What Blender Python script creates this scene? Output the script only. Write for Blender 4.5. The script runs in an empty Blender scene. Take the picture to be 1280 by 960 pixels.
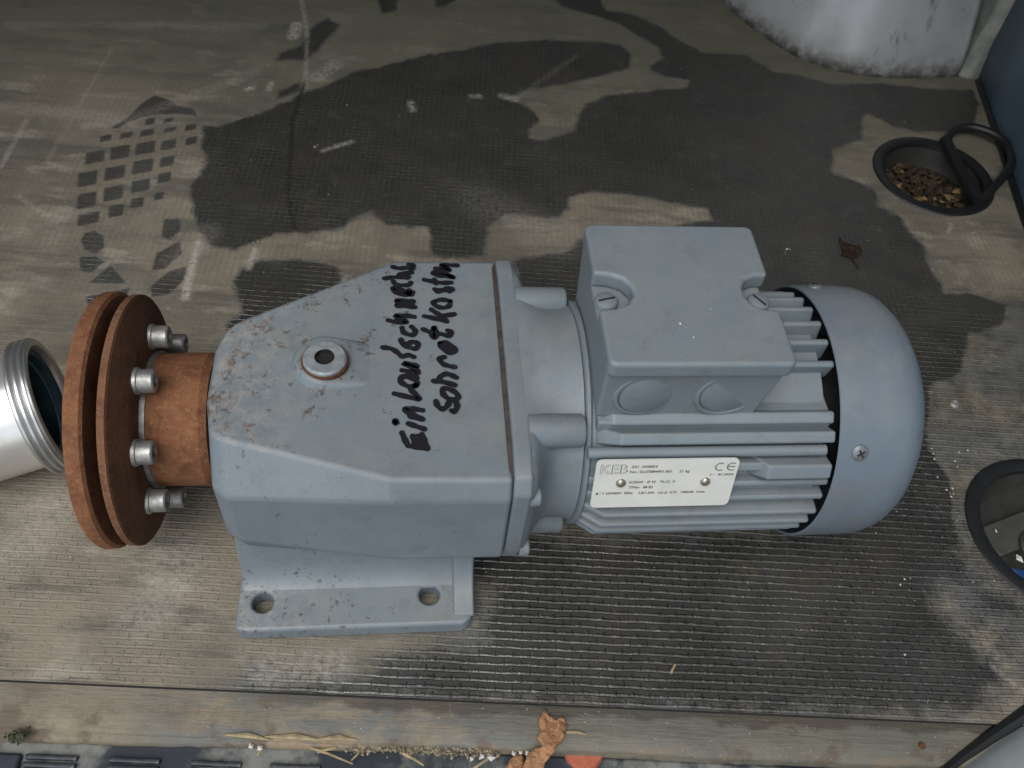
import bpy, bmesh, math, random
import numpy as np
from mathutils import Vector, Matrix
random.seed(7)
rng = np.random.default_rng(11)
sc = bpy.context.scene
C = sc.collection
R = math.radians
S = 0.001                                   # everything below is written in millimetres

# ------------------------------------------------------------------ camera
cam_d = bpy.data.cameras.new('camera')
cam = bpy.data.objects.new('camera', cam_d)
C.objects.link(cam)
right = Vector((0.9934893, -0.0739687, 0.0866468))
down = Vector((-0.0051726, -0.7890591, -0.6142955))
fwd = Vector((0.1138081, 0.6098479, -0.7843043))
m = Matrix((right, -down, -fwd)).transposed().to_4x4()
m.translation = Vector((-14.26, -317.43, 526.5)) * S
cam.matrix_world = m
cam_d.sensor_width = 36
cam_d.lens = 36 * 1115.75 / 1280
cam_d.clip_start = 0.01
cam_d.clip_end = 200
cam_d.dof.use_dof = True
cam_d.dof.focus_distance = 0.50
cam_d.dof.aperture_fstop = 20
sc.camera = cam
sc.render.resolution_x = 1024
sc.render.resolution_y = 768

# ------------------------------------------------------------------ light
SUN_EL, SUN_AZ = 60, 212                    # azimuth the light comes from, degrees from +Y clockwise
w = bpy.data.worlds.new('World')
sc.world = w
w.use_nodes = True
nt = w.node_tree
nt.nodes.clear()
sky = nt.nodes.new('ShaderNodeTexSky')
sky.sky_type = 'NISHITA'
sky.sun_disc = False
sky.sun_elevation = R(SUN_EL)
sky.sun_rotation = R(SUN_AZ)
hs = nt.nodes.new('ShaderNodeHueSaturation')
hs.inputs['Saturation'].default_value = 0.35
bgn = nt.nodes.new('ShaderNodeBackground')
bgn.inputs['Strength'].default_value = 0.13
wo = nt.nodes.new('ShaderNodeOutputWorld')
nt.links.new(sky.outputs[0], hs.inputs['Color'])
nt.links.new(hs.outputs[0], bgn.inputs['Color'])
nt.links.new(bgn.outputs[0], wo.inputs['Surface'])
sun_d = bpy.data.lights.new('sun', 'SUN')
sun_d.energy = 1.5
sun_d.angle = R(45)
sun_d.color = (1.0, 0.97, 0.92)
sun = bpy.data.objects.new('sun', sun_d)
C.objects.link(sun)
az = R(SUN_AZ)
el = R(SUN_EL)
to_sun = Vector((math.sin(az) * math.cos(el), math.cos(az) * math.cos(el), math.sin(el)))
sun.rotation_euler = to_sun.to_track_quat('Z', 'Y').to_euler()
sun.location = to_sun * 3
sc.view_settings.view_transform = 'Standard'
sc.view_settings.look = 'None'
sc.view_settings.gamma = 1
sc.view_settings.use_curve_mapping = False
sc.view_settings.exposure = 0.5

# ------------------------------------------------------------------ traced shapes, millimetres on their own surfaces
WET_PATCHES = [[(-38.7, 504.7), (-1.9, 525.9), (44.5, 539.4), (79.4, 555.5), (132.2, 563.8), (185.3, 566.0), (218.1, 558.8), (226.1, 536.2), (219.4, 516.2), (180.5, 496.4), (140.8, 481.3), (106.6, 469.6), (82.8, 456.0), (98.2, 446.1), (112.9, 430.9), (115.1, 420.6), (102.5, 403.5), (99.9, 390.9), (115.1, 387.8), (131.8, 398.5), (146.8, 405.4), (152.0, 428.9), (166.0, 449.6), (189.1, 467.2), (223.6, 473.2), (275.5, 486.0), (281.4, 497.9), (254.4, 502.2), (240.7, 513.1), (245.4, 525.3), (261.0, 538.4), (257.1, 556.7), (240.6, 576.2), (217.9, 605.5), (196.6, 617.2), (157.4, 634.4), (150.4, 656.3), (207.2, 661.1), (209.5, 630.0), (239.5, 625.6), (264.0, 605.6), (285.8, 574.5), (308.3, 550.8), (354.2, 552.2), (382.1, 518.6), (407.6, 512.6), (440.0, 499.6), (496.3, 504.3), (540.1, 497.8), (600.9, 498.2), (599.1, 471.7), (569.0, 421.3), (510.5, 418.8), (484.5, 424.3), (474.2, 440.2), (463.6, 447.9), (453.7, 442.0), (443.8, 401.4), (424.9, 395.5), (407.5, 385.8), (394.2, 350.7), (415.1, 339.4), (429.6, 322.2), (426.6, 301.5), (441.8, 288.5), (442.6, 277.5), (443.4, 264.6), (451.5, 248.8), (445.9, 220.1), (449.1, 201.4), (446.1, 187.8), (470.0, 191.9), (500.8, 176.9), (484.9, 149.2), (452.2, 140.2), (424.3, 97.7), (397.3, 89.8), (370.9, 29.2), (378.8, 1.0), (364.1, -50.6), (347.7, -62.3), (303.6, -72.7), (245.8, -59.2), (210.5, 31.8), (142.5, 139.8), (107.6, 174.2), (74.6, 172.2), (72.0, 224.5), (124.9, 238.0), (131.3, 250.1), (258.2, 278.7), (256.7, 292.7), (232.5, 299.7), (183.4, 311.7), (152.4, 314.1), (131.5, 306.9), (127.3, 289.4), (118.8, 277.6), (90.4, 280.0), (70.6, 281.6), (55.5, 265.8), (49.1, 227.0), (18.1, 226.6), (4.9, 230.2), (3.4, 263.6), (-13.7, 262.2), (-34.8, 263.8), (-46.1, 282.9), (-59.5, 274.4), (-70.5, 262.0), (-88.9, 254.7), (-125.0, 253.0), (-140.3, 242.0), (-154.7, 233.2), (-174.2, 235.7), (-189.1, 256.5), (-199.4, 293.4), (-202.3, 314.3), (-197.1, 330.7), (-192.0, 344.1), (-202.4, 370.0), (-202.3, 396.0), (-184.7, 399.3), (-150.4, 420.7), (-119.0, 450.6), (-93.1, 469.4), (-70.5, 491.4)], [(-153.2, 196.7), (-149.9, 212.0), (-136.9, 221.4), (-112.9, 224.5), (-90.2, 221.1), (-73.7, 213.0), (-68.1, 204.0), (-64.9, 156.0), (-151.9, 123.6), (-152.2, 151.6), (-142.9, 164.0)], [(9.9, -46.3), (52.6, -35.8), (117.3, -37.6), (252.6, -35.1), (324.2, -30.7), (368.3, -25.4), (367.5, -56.8), (369.1, -80.7), (396.9, -96.0), (390.5, -109.8), (369.5, -109.0), (364.2, -105.5), (355.4, -92.9), (350.7, -83.6), (338.1, -83.7), (332.0, -96.5), (335.8, -106.6), (343.7, -114.5), (350.0, -120.7), (350.1, -125.4), (356.5, -136.1), (356.8, -142.8), (338.4, -165.3), (306.2, -167.6), (216.3, -163.4), (119.6, -156.5), (6.9, -146.7), (-57.5, -141.4), (-48.9, -127.8), (-30.4, -114.1), (8.0, -108.2), (27.9, -101.3), (35.4, -75.1)], [(-129.5, -138.1), (-112.8, -128.8), (-67.5, -124.6), (-35.0, -123.6), (-34.6, -144.7)], [(-111.2, 577.5), (-99.3, 591.0), (-86.0, 576.2), (-104.5, 532.4), (-115.2, 509.9), (-146.7, 507.9), (-144.0, 522.4), (-125.1, 538.4)], [(12.8, 644.7), (48.9, 647.8), (30.2, 624.1), (16.8, 619.7)], [(-142.1, 453.3), (-120.5, 472.0), (-115.7, 458.8), (-141.0, 440.3)], [(-49.3, 639.5), (-22.8, 641.7), (-27.1, 612.9), (-41.7, 601.9)]]
TREAD_PRINTS = [[(-255.5, 405.1), (-247.3, 408.2), (-246.8, 398.3), (-255.0, 395.3)], [(-239.2, 405.9), (-230.9, 409.0), (-231.1, 402.3), (-239.3, 399.3)], [(-290.4, 378.1), (-280.8, 381.6), (-280.1, 372.2), (-289.6, 368.7)], [(-273.8, 382.5), (-263.2, 386.4), (-262.8, 377.5), (-273.3, 373.6)], [(-257.2, 387.2), (-245.5, 391.5), (-245.1, 381.9), (-256.7, 377.7)], [(-237.0, 391.8), (-226.1, 395.8), (-226.2, 388.6), (-237.1, 384.7)], [(-219.0, 397.0), (-208.9, 400.7), (-208.8, 391.5), (-218.9, 387.9)], [(-297.9, 353.7), (-282.5, 359.3), (-280.4, 342.7), (-295.6, 337.3)], [(-278.4, 362.0), (-262.7, 367.6), (-260.5, 349.3), (-276.0, 343.8)], [(-257.8, 368.3), (-241.8, 374.0), (-240.1, 356.9), (-255.9, 351.4)], [(-236.3, 372.8), (-223.7, 377.3), (-222.8, 363.2), (-235.2, 358.9)], [(-215.8, 378.2), (-205.7, 381.8), (-205.4, 370.7), (-215.3, 367.2)], [(-298.4, 325.6), (-283.3, 330.9), (-280.5, 311.9), (-295.4, 306.8)], [(-277.5, 333.2), (-261.3, 338.9), (-259.2, 321.3), (-275.2, 315.8)], [(-256.0, 342.9), (-239.4, 348.7), (-237.6, 330.8), (-253.9, 325.2)], [(-233.4, 349.3), (-221.9, 353.3), (-221.0, 339.7), (-232.3, 335.8)], [(-293.0, 297.9), (-278.2, 302.9), (-275.4, 283.6), (-290.0, 278.8)], [(-273.2, 307.0), (-258.1, 312.1), (-255.8, 293.9), (-270.7, 289.0)], [(-252.1, 316.1), (-237.6, 321.0), (-236.1, 305.3), (-250.4, 300.5)], [(-231.8, 327.0), (-221.3, 330.6), (-220.4, 317.4), (-230.7, 314.0)], [(-287.2, 273.1), (-271.1, 278.3), (-269.2, 263.7), (-285.2, 258.6)], [(-264.7, 283.9), (-253.1, 287.6), (-251.4, 272.7), (-262.8, 269.1)], [(-248.6, 293.6), (-238.5, 296.9), (-237.4, 284.5), (-247.4, 281.3)], [(-230.8, 301.5), (-223.1, 304.1), (-222.6, 294.2), (-230.2, 291.7)], [(-283.9, 390.5), (-271.7, 407.3), (-263.7, 427.9), (-254.3, 442.1), (-239.4, 436.0), (-230.0, 426.2), (-215.8, 423.5), (-210.3, 411.9), (-228.3, 414.4), (-247.4, 411.8), (-258.4, 408.0), (-268.7, 400.9), (-277.9, 389.1)], [(-278.9, 241.8), (-277.5, 250.8), (-270.4, 253.6), (-262.4, 247.3), (-258.7, 234.6), (-263.4, 227.0), (-273.2, 230.6)], [(-262.5, 194.4), (-250.2, 214.9), (-233.9, 193.5)], [(-271.7, 207.4), (-275.8, 223.1), (-263.5, 223.3), (-255.1, 218.5), (-263.1, 205.1)], [(-218.1, 269.3), (-205.0, 269.6), (-202.2, 256.3), (-209.7, 243.2), (-216.5, 248.2)], [(-217.6, 208.1), (-217.4, 227.8), (-201.1, 243.3), (-197.2, 228.1), (-208.0, 210.6)], [(-216.2, 190.2), (-204.3, 208.2), (-191.6, 213.3), (-191.2, 198.8), (-200.3, 182.2), (-212.9, 179.7)], [(-262.6, 179.3), (-230.7, 188.9), (-231.8, 177.3), (-257.5, 170.3)]]
CRACK_PATH = [(-130.8, 632.6), (-123.8, 592.3), (-116.6, 531.6), (-116.0, 485.9), (-116.3, 466.8), (-120.2, 434.9), (-122.8, 409.5), (-120.5, 350.1), (-119.3, 306.1), (-115.2, 280.2), (-109.8, 260.2)]
MARKER_STROKES = [[(-15.1, -57.6), (-10.3, -58.6), (-5.4, -59.6)], [(-15.4, -57.4), (-16.9, -53.9), (-18.4, -49.5)], [(-11.2, -58.0), (-12.2, -54.7), (-12.8, -51.6)], [(-5.4, -59.2), (-6.9, -54.8), (-8.1, -50.7)], [(-8.5, -58.4), (-9.6, -54.0), (-10.5, -51.8)], [(-15.0, -43.6), (-11.4, -45.3), (-6.8, -47.3)], [(-22.0, -41.6), (-21.0, -43.5), (-22.2, -42.7)], [(-7.7, -41.0), (-13.2, -39.4), (-14.7, -37.5), (-16.8, -34.0), (-12.5, -34.1), (-7.6, -35.1)], [(-7.7, -41.0), (-11.3, -38.7), (-14.4, -36.7)], [(-22.5, -23.8), (-16.2, -25.8), (-9.7, -27.6), (-10.6, -25.1), (-13.6, -21.5), (-14.0, -19.9)], [(-10.8, -18.3), (-14.6, -19.1), (-18.7, -16.3), (-19.4, -13.4), (-16.2, -12.2), (-12.1, -13.9), (-10.4, -16.3), (-11.2, -18.7)], [(-10.4, -13.1), (-14.6, -11.8), (-18.7, -12.2)], [(-18.4, -7.7), (-13.0, -9.0), (-10.5, -10.0), (-9.8, -8.2), (-12.3, -6.1), (-17.5, -3.0), (-13.0, -3.6), (-10.3, -4.9)], [(-29.1, 8.7), (-24.6, 7.8), (-21.3, 5.2), (-18.8, 2.3)], [(-18.1, 1.9), (-14.9, 3.1), (-12.0, 1.7)], [(-19.1, 14.5), (-18.1, 11.1), (-14.5, 8.7), (-10.9, 7.9), (-9.5, 10.6), (-11.2, 12.8), (-14.2, 12.3)], [(-14.5, 8.7), (-16.8, 11.5)], [(-18.5, 23.3), (-17.5, 19.8), (-13.8, 18.0), (-11.4, 18.6), (-11.2, 21.5), (-13.1, 24.2)], [(-26.4, 29.1), (-21.5, 27.7), (-15.8, 27.5), (-20.1, 30.9), (-22.1, 32.5), (-16.8, 32.7), (-11.6, 31.8)], [(-21.5, 29.1), (-18.8, 29.6)], [(-11.2, 39.4), (-16.8, 40.1), (-21.5, 40.5), (-20.5, 42.8), (-21.9, 44.5), (-16.8, 44.5), (-12.0, 44.0)], [(-20.2, 41.9), (-12.7, 41.5)], [(-14.4, 53.0), (-14.4, 49.9), (-18.8, 49.4), (-22.6, 51.7), (-24.0, 54.3), (-20.9, 54.1), (-16.8, 51.8), (-13.4, 49.4), (-12.3, 51.3)], [(-23.7, 61.3), (-21.9, 57.9), (-18.1, 57.5), (-14.4, 58.0), (-13.4, 60.4)], [(-28.9, 64.6), (-24.4, 65.7), (-19.5, 66.2), (-15.4, 65.3)], [(-18.2, 65.7), (-20.3, 69.2), (-12.9, 71.2)], [(-18.9, 68.2), (-14.7, 66.3)], [(-24.1, 77.1), (-20.3, 75.6), (-16.0, 76.2), (-12.5, 75.2), (-11.8, 78.8), (-14.5, 80.0)], [(14.9, 79.4), (9.6, 79.6), (4.9, 79.5), (7.3, 77.0), (10.1, 74.5), (5.9, 74.5), (1.6, 75.9)], [(12.0, 66.1), (7.9, 70.0), (1.6, 72.4), (0.4, 69.9), (3.6, 68.0), (7.8, 67.5), (11.3, 66.6)], [(-5.3, 63.4), (-0.1, 61.6), (5.5, 60.3), (10.5, 60.7)], [(0.7, 63.8), (1.6, 59.6)], [(0.8, 53.8), (2.5, 51.9), (6.0, 53.2), (8.8, 54.9), (11.2, 53.6), (9.4, 52.0)], [(1.8, 52.9), (10.9, 53.4)], [(9.5, 44.4), (4.4, 45.3), (-0.1, 43.4), (0.9, 40.6), (4.9, 38.8), (8.7, 40.2), (9.5, 43.0)], [(-5.7, 32.1), (-0.0, 30.5), (7.0, 28.1)], [(-1.6, 37.4), (1.4, 34.6), (4.8, 32.8), (11.6, 33.8)], [(3.4, 32.8), (6.7, 29.2)], [(-6.5, 22.0), (-2.2, 19.8), (3.1, 18.6), (8.3, 17.2), (9.4, 19.8), (7.5, 21.1)], [(-0.2, 23.3), (-1.7, 19.3), (-0.3, 15.4), (1.1, 19.4), (-0.2, 22.9)], [(2.9, 11.5), (6.2, 11.9), (10.7, 8.0), (10.6, 5.0), (7.0, 5.0), (3.5, 8.9), (2.9, 11.5)], [(4.2, 9.7), (9.3, 6.3)], [(4.9, 1.4), (2.3, 0.5), (3.2, -2.4), (5.7, -4.5), (10.5, -5.8)], [(-1.3, -15.6), (4.1, -16.4), (10.1, -18.5)], [(2.2, -16.0), (2.2, -12.7), (5.5, -10.7), (8.1, -11.4), (11.1, -13.2)], [(6.9, -28.4), (3.9, -25.2), (3.3, -21.6), (5.9, -20.9), (9.6, -22.9), (11.6, -25.7), (10.7, -28.4), (7.5, -28.4)], [(-0.3, -29.5), (0.5, -32.6), (3.0, -34.6), (5.5, -32.7), (6.9, -29.2)], [(9.4, -28.4), (10.9, -32.4), (9.5, -36.2), (7.9, -35.8)]]
BARK_OUTLINE = [(62.8, -149.7), (65.4, -154.4), (69.1, -156.5), (73.2, -154.0), (75.5, -158.6), (74.4, -163.7), (71.6, -168.7), (67.4, -172.2), (65.5, -175.6), (60.6, -179.7), (57.7, -186.5), (46.0, -185.9), (50.5, -175.6), (55.3, -172.6), (60.0, -171.1), (57.4, -166.6), (60.0, -162.3), (58.8, -156.3), (61.7, -152.7)]
BARK_PIECE = [(38.4, -181.3), (42.6, -174.3), (47.3, -172.5), (49.4, -175.0), (48.1, -181.8)]
LEAF_OUTLINE = [(370.6, 256.2), (373.5, 252.2), (376.5, 250.6), (380.9, 245.8), (387.0, 242.7), (387.2, 236.3), (382.1, 231.5), (375.5, 229.0), (370.4, 231.3), (365.6, 232.8), (369.0, 236.0), (369.4, 244.8)]
LEAF_STEM = [(375.2, 229.8), (376.4, 222.8), (377.5, 217.4)]
CRUMBS = [(-189.0, 180.7), (-186.0, 202.5), (-188.2, 187.6), (-140.3, 242.0), (-147.1, 233.3), (-129.3, 563.8), (-131.8, 552.9), (-148.7, 459.6), (-168.1, 455.9), (-95.6, 487.1), (-72.3, 434.8), (-98.9, 368.3), (-10.7, 436.6), (57.1, 457.4), (89.0, 452.3), (510.8, 433.7), (485.7, 278.5), (505.3, 268.0), (456.9, 217.2), (447.0, 219.1), (393.6, 25.3), (387.2, 12.6), (368.2, 2.6), (401.2, 25.1), (375.7, -3.7), (373.0, -10.3), (373.5, -12.3), (373.3, 25.6), (372.1, 20.6), (316.2, -77.2), (373.0, -28.7), (308.0, -81.0), (295.5, -129.5), (319.7, 241.4), (198.1, 157.1), (314.5, 241.3), (-223.6, -44.9), (-221.7, -19.7), (-224.1, -27.1), (360.7, -77.5)]
TWIGS = [[(-71.1, -163.0), (-60.8, -167.0), (-47.3, -172.8)], [(-47.7, -162.0), (-40.9, -164.5), (-48.3, -171.1)], [(74.9, -163.1), (81.4, -163.8), (86.9, -165.0)], [(19.3, -179.7), (28.6, -174.5), (35.6, -172.7)], [(-20.8, -167.7), (-12.7, -172.4), (-7.4, -175.7)], [(92.8, -183.4), (89.3, -175.4)], [(142.6, -132.2), (146.0, -127.3)], [(-100.1, -165.9), (-98.7, -162.5)], [(-67.4, -165.4), (-56.5, -163.8)]]
SCUFFS = [([(-187.5, 179.0), (-187.8, 198.1), (-187.0, 241.1)], 3.0, 0.9), ([(-143.0, 212.1), (-140.1, 233.5)], 2.4, 0.8), ([(-133.3, 551.3), (-130.9, 574.4)], 5, 0.9), ([(-92.2, 365.0), (-66.6, 379.1)], 2.2, 0.7), ([(-12.2, 443.1), (-9.9, 430.1)], 3, 0.7), ([(-169.6, 455.8), (-164.6, 458.7)], 2.5, 0.8), ([(-149.2, 456.9), (-147.9, 467.7)], 2.5, 0.8), ([(-105.4, 479.7), (-86.9, 504.6)], 7, 0.45), ([(49.1, 457.0), (57.0, 456.0)], 3, 0.6), ([(79.7, 458.6), (93.1, 453.9)], 4, 0.6), ([(-363.7, 330.4), (-358.8, 398.5)], 1.2, 0.5), ([(-340.4, 294.5), (-310.6, 270.4)], 1.0, 0.5), ([(-389.5, 416.3), (-343.6, 413.7), (-271.0, 402.6)], 7, 0.3), ([(-271.0, 402.6), (-164.2, 485.8)], 6, 0.22), ([(-130.8, 632.6), (-119.3, 561.4), (-114.4, 461.5)], 1.8, 0.55), ([(-307.3, 518.7), (-327.2, 342.5)], 1.5, 0.25), ([(-340.4, 241.1), (-274.8, 281.2)], 4, 0.2), ([(-414.5, 554.7), (-164.4, 570.4)], 5, 0.18), ([(481.3, 267.5), (488.8, 276.4)], 1.5, 0.6), ([(-173.9, -83.5), (-156.0, -47.0)], 14, 0.35), ([(-258.2, -38.4), (-245.8, -10.3)], 16, 0.3), ([(-100.0, -120.9), (-58.6, -117.8)], 9, 0.35), ([(97.6, 459.5), (163.9, 535.2)], 3, 0.15), ([(-200.3, 215.8), (-180.3, 253.8)], 10, 0.2), ([(351.1, -135.9), (365.0, -153.3)], 0.9, 0.4), ([(48.9, 300.2), (115.8, 249.8)], 20, 0.15)]

# ------------------------------------------------------------------ helpers
def tag(o, label=None, cat=None, group=None, kind=None):
    if label: o['label'] = label
    if cat: o['category'] = cat
    if group: o['group'] = group
    if kind: o['kind'] = kind
    return o

def empty(name, loc=(0, 0, 0)):
    o = bpy.data.objects.new(name, None)
    o.empty_display_size = 0.02
    C.objects.link(o)
    o.location = Vector(loc) * S
    return o

def link(name, me, mat=None, parent=None, bevel=0, seg=2, angle=30, sharp=35, smooth=True):
    o = bpy.data.objects.new(name, me)
    C.objects.link(o)
    if mat is not None and not me.materials:
        me.materials.append(mat)
    if parent is not None:
        o.parent = parent
        p = parent
        off = Vector((0, 0, 0))
        while p is not None:
            off += p.location
            p = p.parent
        o.location = -off                   # meshes are written in world millimetres
    if smooth:
        me.polygons.foreach_set('use_smooth', [True] * len(me.polygons))
        if not bevel:
            me.set_sharp_from_angle(angle=R(sharp))
    if bevel:
        b = o.modifiers.new('bevel', 'BEVEL')
        b.width = bevel * S
        b.segments = seg
        b.limit_method = 'ANGLE'
        b.angle_limit = R(angle)
        b.use_clamp_overlap = True
        n = o.modifiers.new('normals', 'WEIGHTED_NORMAL')
        n.keep_sharp = True
    return o

def mesh(name, verts, faces):
    me = bpy.data.meshes.new(name)
    me.from_pydata([Vector(v) * S for v in verts], [], faces)
    me.validate()
    return me

class MB:
    """collects pieces of ONE part"""
    def __init__(self):
        self.v = []
        self.f = []
    def add(self, verts, faces):
        k = len(self.v)
        self.v += [tuple(x) for x in verts]
        self.f += [tuple(i + k for i in f) for f in faces]
        return self
    def box(self, x0, x1, y0, y1, z0, z1, M=None):
        vs = [Vector((x, y, z)) for z in (z0, z1) for y in (y0, y1) for x in (x0, x1)]
        if M: vs = [M @ v for v in vs]
        return self.add(vs, [(0, 2, 3, 1), (4, 5, 7, 6), (0, 1, 5, 4), (2, 6, 7, 3), (0, 4, 6, 2), (1, 3, 7, 5)])
    def prism(self, poly, z0, z1, M=None, top=None):
        n = len(poly)
        a = [Vector((p[0], p[1], z0)) for p in poly]
        b = [Vector((p[0], p[1], z1)) for p in (top or poly)]
        vs = a + b
        if M: vs = [M @ v for v in vs]
        f = [tuple(range(n - 1, -1, -1)), tuple(range(n, 2 * n))]
        f += [(i, (i + 1) % n, n + (i + 1) % n, n + i) for i in range(n)]
        return self.add(vs, f)
    def lathe(self, prof, M, seg=48, cap=True):
        """prof: (axial, radius) pairs; axis = local X of M"""
        n = len(prof)
        vs = []
        for a, r in prof:
            for k in range(seg):
                t = 2 * math.pi * k / seg
                vs.append(M @ Vector((a, r * math.cos(t), r * math.sin(t))))
        f = []
        for i in range(n - 1):
            for k in range(seg):
                k2 = (k + 1) % seg
                f.append((i * seg + k, (i + 1) * seg + k, (i + 1) * seg + k2, i * seg + k2))
        if cap:
            f.append(tuple(range(seg)))
            f.append(tuple((n - 1) * seg + k for k in range(seg - 1, -1, -1)))
        return self.add(vs, f)
    def tube(self, pts, r, seg=8, closed=False):
        pts = [Vector(p) for p in pts]
        n = len(pts)
        rs = r if isinstance(r, (list, tuple)) else [r] * n
        vs = []
        ref = Vector((0, 0, 1))
        for i, p in enumerate(pts):
            if closed:
                t = pts[(i + 1) % n] - pts[i - 1]
            else:
                t = pts[min(i + 1, n - 1)] - pts[max(i - 1, 0)]
            t.normalize()
            rr = ref if abs(t.z) < 0.95 else Vector((1, 0, 0))
            a = t.cross(rr).normalized()
            b = a.cross(t)
            for k in range(seg):
                q = 2 * math.pi * k / seg
                vs.append(p + (a * math.cos(q) + b * math.sin(q)) * rs[i])
        f = []
        for i in range(n if closed else n - 1):
            j = (i + 1) % n
            for k in range(seg):
                k2 = (k + 1) % seg
                f.append((i * seg + k, i * seg + k2, j * seg + k2, j * seg + k))
        if not closed:
            f.append(tuple(range(seg - 1, -1, -1)))
            f.append(tuple((n - 1) * seg + k for k in range(seg)))
        return self.add(vs, f)
    def loft(self, secs):
        n = len(secs[0])
        vs = [v for s in secs for v in s]
        f = [tuple(range(n)), tuple(len(vs) - 1 - k for k in range(n))]
        for i in range(len(secs) - 1):
            for k in range(n):
                k2 = (k + 1) % n
                f.append((i * n + k, (i + 1) * n + k, (i + 1) * n + k2, i * n + k2))
        return self.add(vs, f)
    def build(self, name, mat, parent=None, **kw):
        me = mesh(name, self.v, self.f)
        bm = bmesh.new()
        bm.from_mesh(me)
        bmesh.ops.recalc_face_normals(bm, faces=bm.faces)
        bm.to_mesh(me)
        bm.free()
        return link(name, me, mat, parent, **kw)

def axis_x(x, y, z, rot=0):
    return Matrix.Translation((x, y, z)) @ Matrix.Rotation(rot, 4, 'X')

def plate_with_holes(name, outline, holes, z0, z1):
    """a plate drilled right through; the drills are thrown away"""
    base = MB().prism(outline, z0, z1).build(name + '_blank', None)
    tools = []
    for (x, y, r) in holes:
        d_ = MB().lathe([(z0 - 5, r), (z1 + 5, r)], Matrix.Translation((x, y, 0)) @ Matrix.Rotation(R(-90), 4, 'Y'), 32).build('drill', None)
        b_ = base.modifiers.new('hole', 'BOOLEAN')
        b_.operation = 'DIFFERENCE'
        b_.solver = 'EXACT'
        b_.object = d_
        tools.append(d_)
    bpy.context.view_layer.update()
    me = bpy.data.meshes.new_from_object(base.evaluated_get(bpy.context.evaluated_depsgraph_get()))
    me.name = name
    me.materials.clear()
    for o in tools + [base]:
        bpy.data.objects.remove(o)
    return me

# ------------------------------------------------------------------ materials
class N:
    def __init__(self, name):
        self.m = bpy.data.materials.new(name)
        self.m.use_nodes = True
        self.t = self.m.node_tree
        self.b = self.t.nodes['Principled BSDF']
        self.co = self.t.nodes.new('ShaderNodeTexCoord').outputs['Object']
    def n(self, kind, **kw):
        x = self.t.nodes.new(kind)
        for k, v in kw.items():
            setattr(x, k, v)
        return x
    def s(self, a, inp):
        if isinstance(a, (int, float)):
            inp.default_value = a
        elif isinstance(a, (tuple, list)):
            inp.default_value = tuple(a) + ((1,) if len(a) == 3 and len(inp.default_value) == 4 else ())
        else:
            self.t.links.new(a, inp)
    def math(self, op, a, b=None, c=None, clamp=False):
        x = self.n('ShaderNodeMath', operation=op, use_clamp=clamp)
        self.s(a, x.inputs[0])
        if b is not None: self.s(b, x.inputs[1])
        if c is not None: self.s(c, x.inputs[2])
        return x.outputs[0]
    def noise(self, scale, detail=4, rough=0.55, vec=None, dist=0):
        x = self.n('ShaderNodeTexNoise')
        self.s(vec if vec is not None else self.co, x.inputs['Vector'])
        x.inputs['Scale'].default_value = scale
        x.inputs['Detail'].default_value = detail
        x.inputs['Roughness'].default_value = rough
        x.inputs['Distortion'].default_value = dist
        return x.outputs[0]
    def voro(self, scale, vec=None, feature='F1'):
        x = self.n('ShaderNodeTexVoronoi', feature=feature)
        self.s(vec if vec is not None else self.co, x.inputs['Vector'])
        x.inputs['Scale'].default_value = scale
        return x
    def mapr(self, v, a, b, c=0.0, d=1.0, smooth=True):
        x = self.n('ShaderNodeMapRange')
        if smooth: x.interpolation_type = 'SMOOTHSTEP'
        self.s(v, x.inputs[0])
        for i, q in enumerate((a, b, c, d)):
            self.s(q, x.inputs[i + 1])
        return x.outputs[0]
    def mix(self, f, a, b, mode='MIX'):
        x = self.n('ShaderNodeMix', data_type='RGBA', blend_type=mode)
        self.s(f, x.inputs[0])
        self.s(a, x.inputs[6])
        self.s(b, x.inputs[7])
        return x.outputs[2]
    def scale_vec(self, v, vec=None):
        x = self.n('ShaderNodeVectorMath', operation='MULTIPLY')
        self.s(vec if vec is not None else self.co, x.inputs[0])
        x.inputs[1].default_value = v
        return x.outputs[0]
    def sep(self, v=None):
        x = self.n('ShaderNodeSeparateXYZ')
        self.s(v if v is not None else self.co, x.inputs[0])
        return x.outputs
    def attr(self, name):
        return self.n('ShaderNodeAttribute', attribute_name=name).outputs['Fac']
    def geom(self, k):
        return self.n('ShaderNodeNewGeometry').outputs[k]
    def out(self, col=None, rough=None, metal=None, height=None, bump=0.4, dist=0.001, spec=None):
        if col is not None: self.s(col, self.b.inputs['Base Color'])
        if rough is not None: self.s(rough, self.b.inputs['Roughness'])
        if metal is not None: self.s(metal, self.b.inputs['Metallic'])
        if spec is not None: self.s(spec, self.b.inputs['Specular IOR Level'])
        if height is not None:
            x = self.n('ShaderNodeBump')
            x.inputs['Strength'].default_value = bump
            x.inputs['Distance'].default_value = dist
            self.s(height, x.inputs['Height'])
            self.t.links.new(x.outputs[0], self.b.inputs['Normal'])
        return self.m

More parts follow.
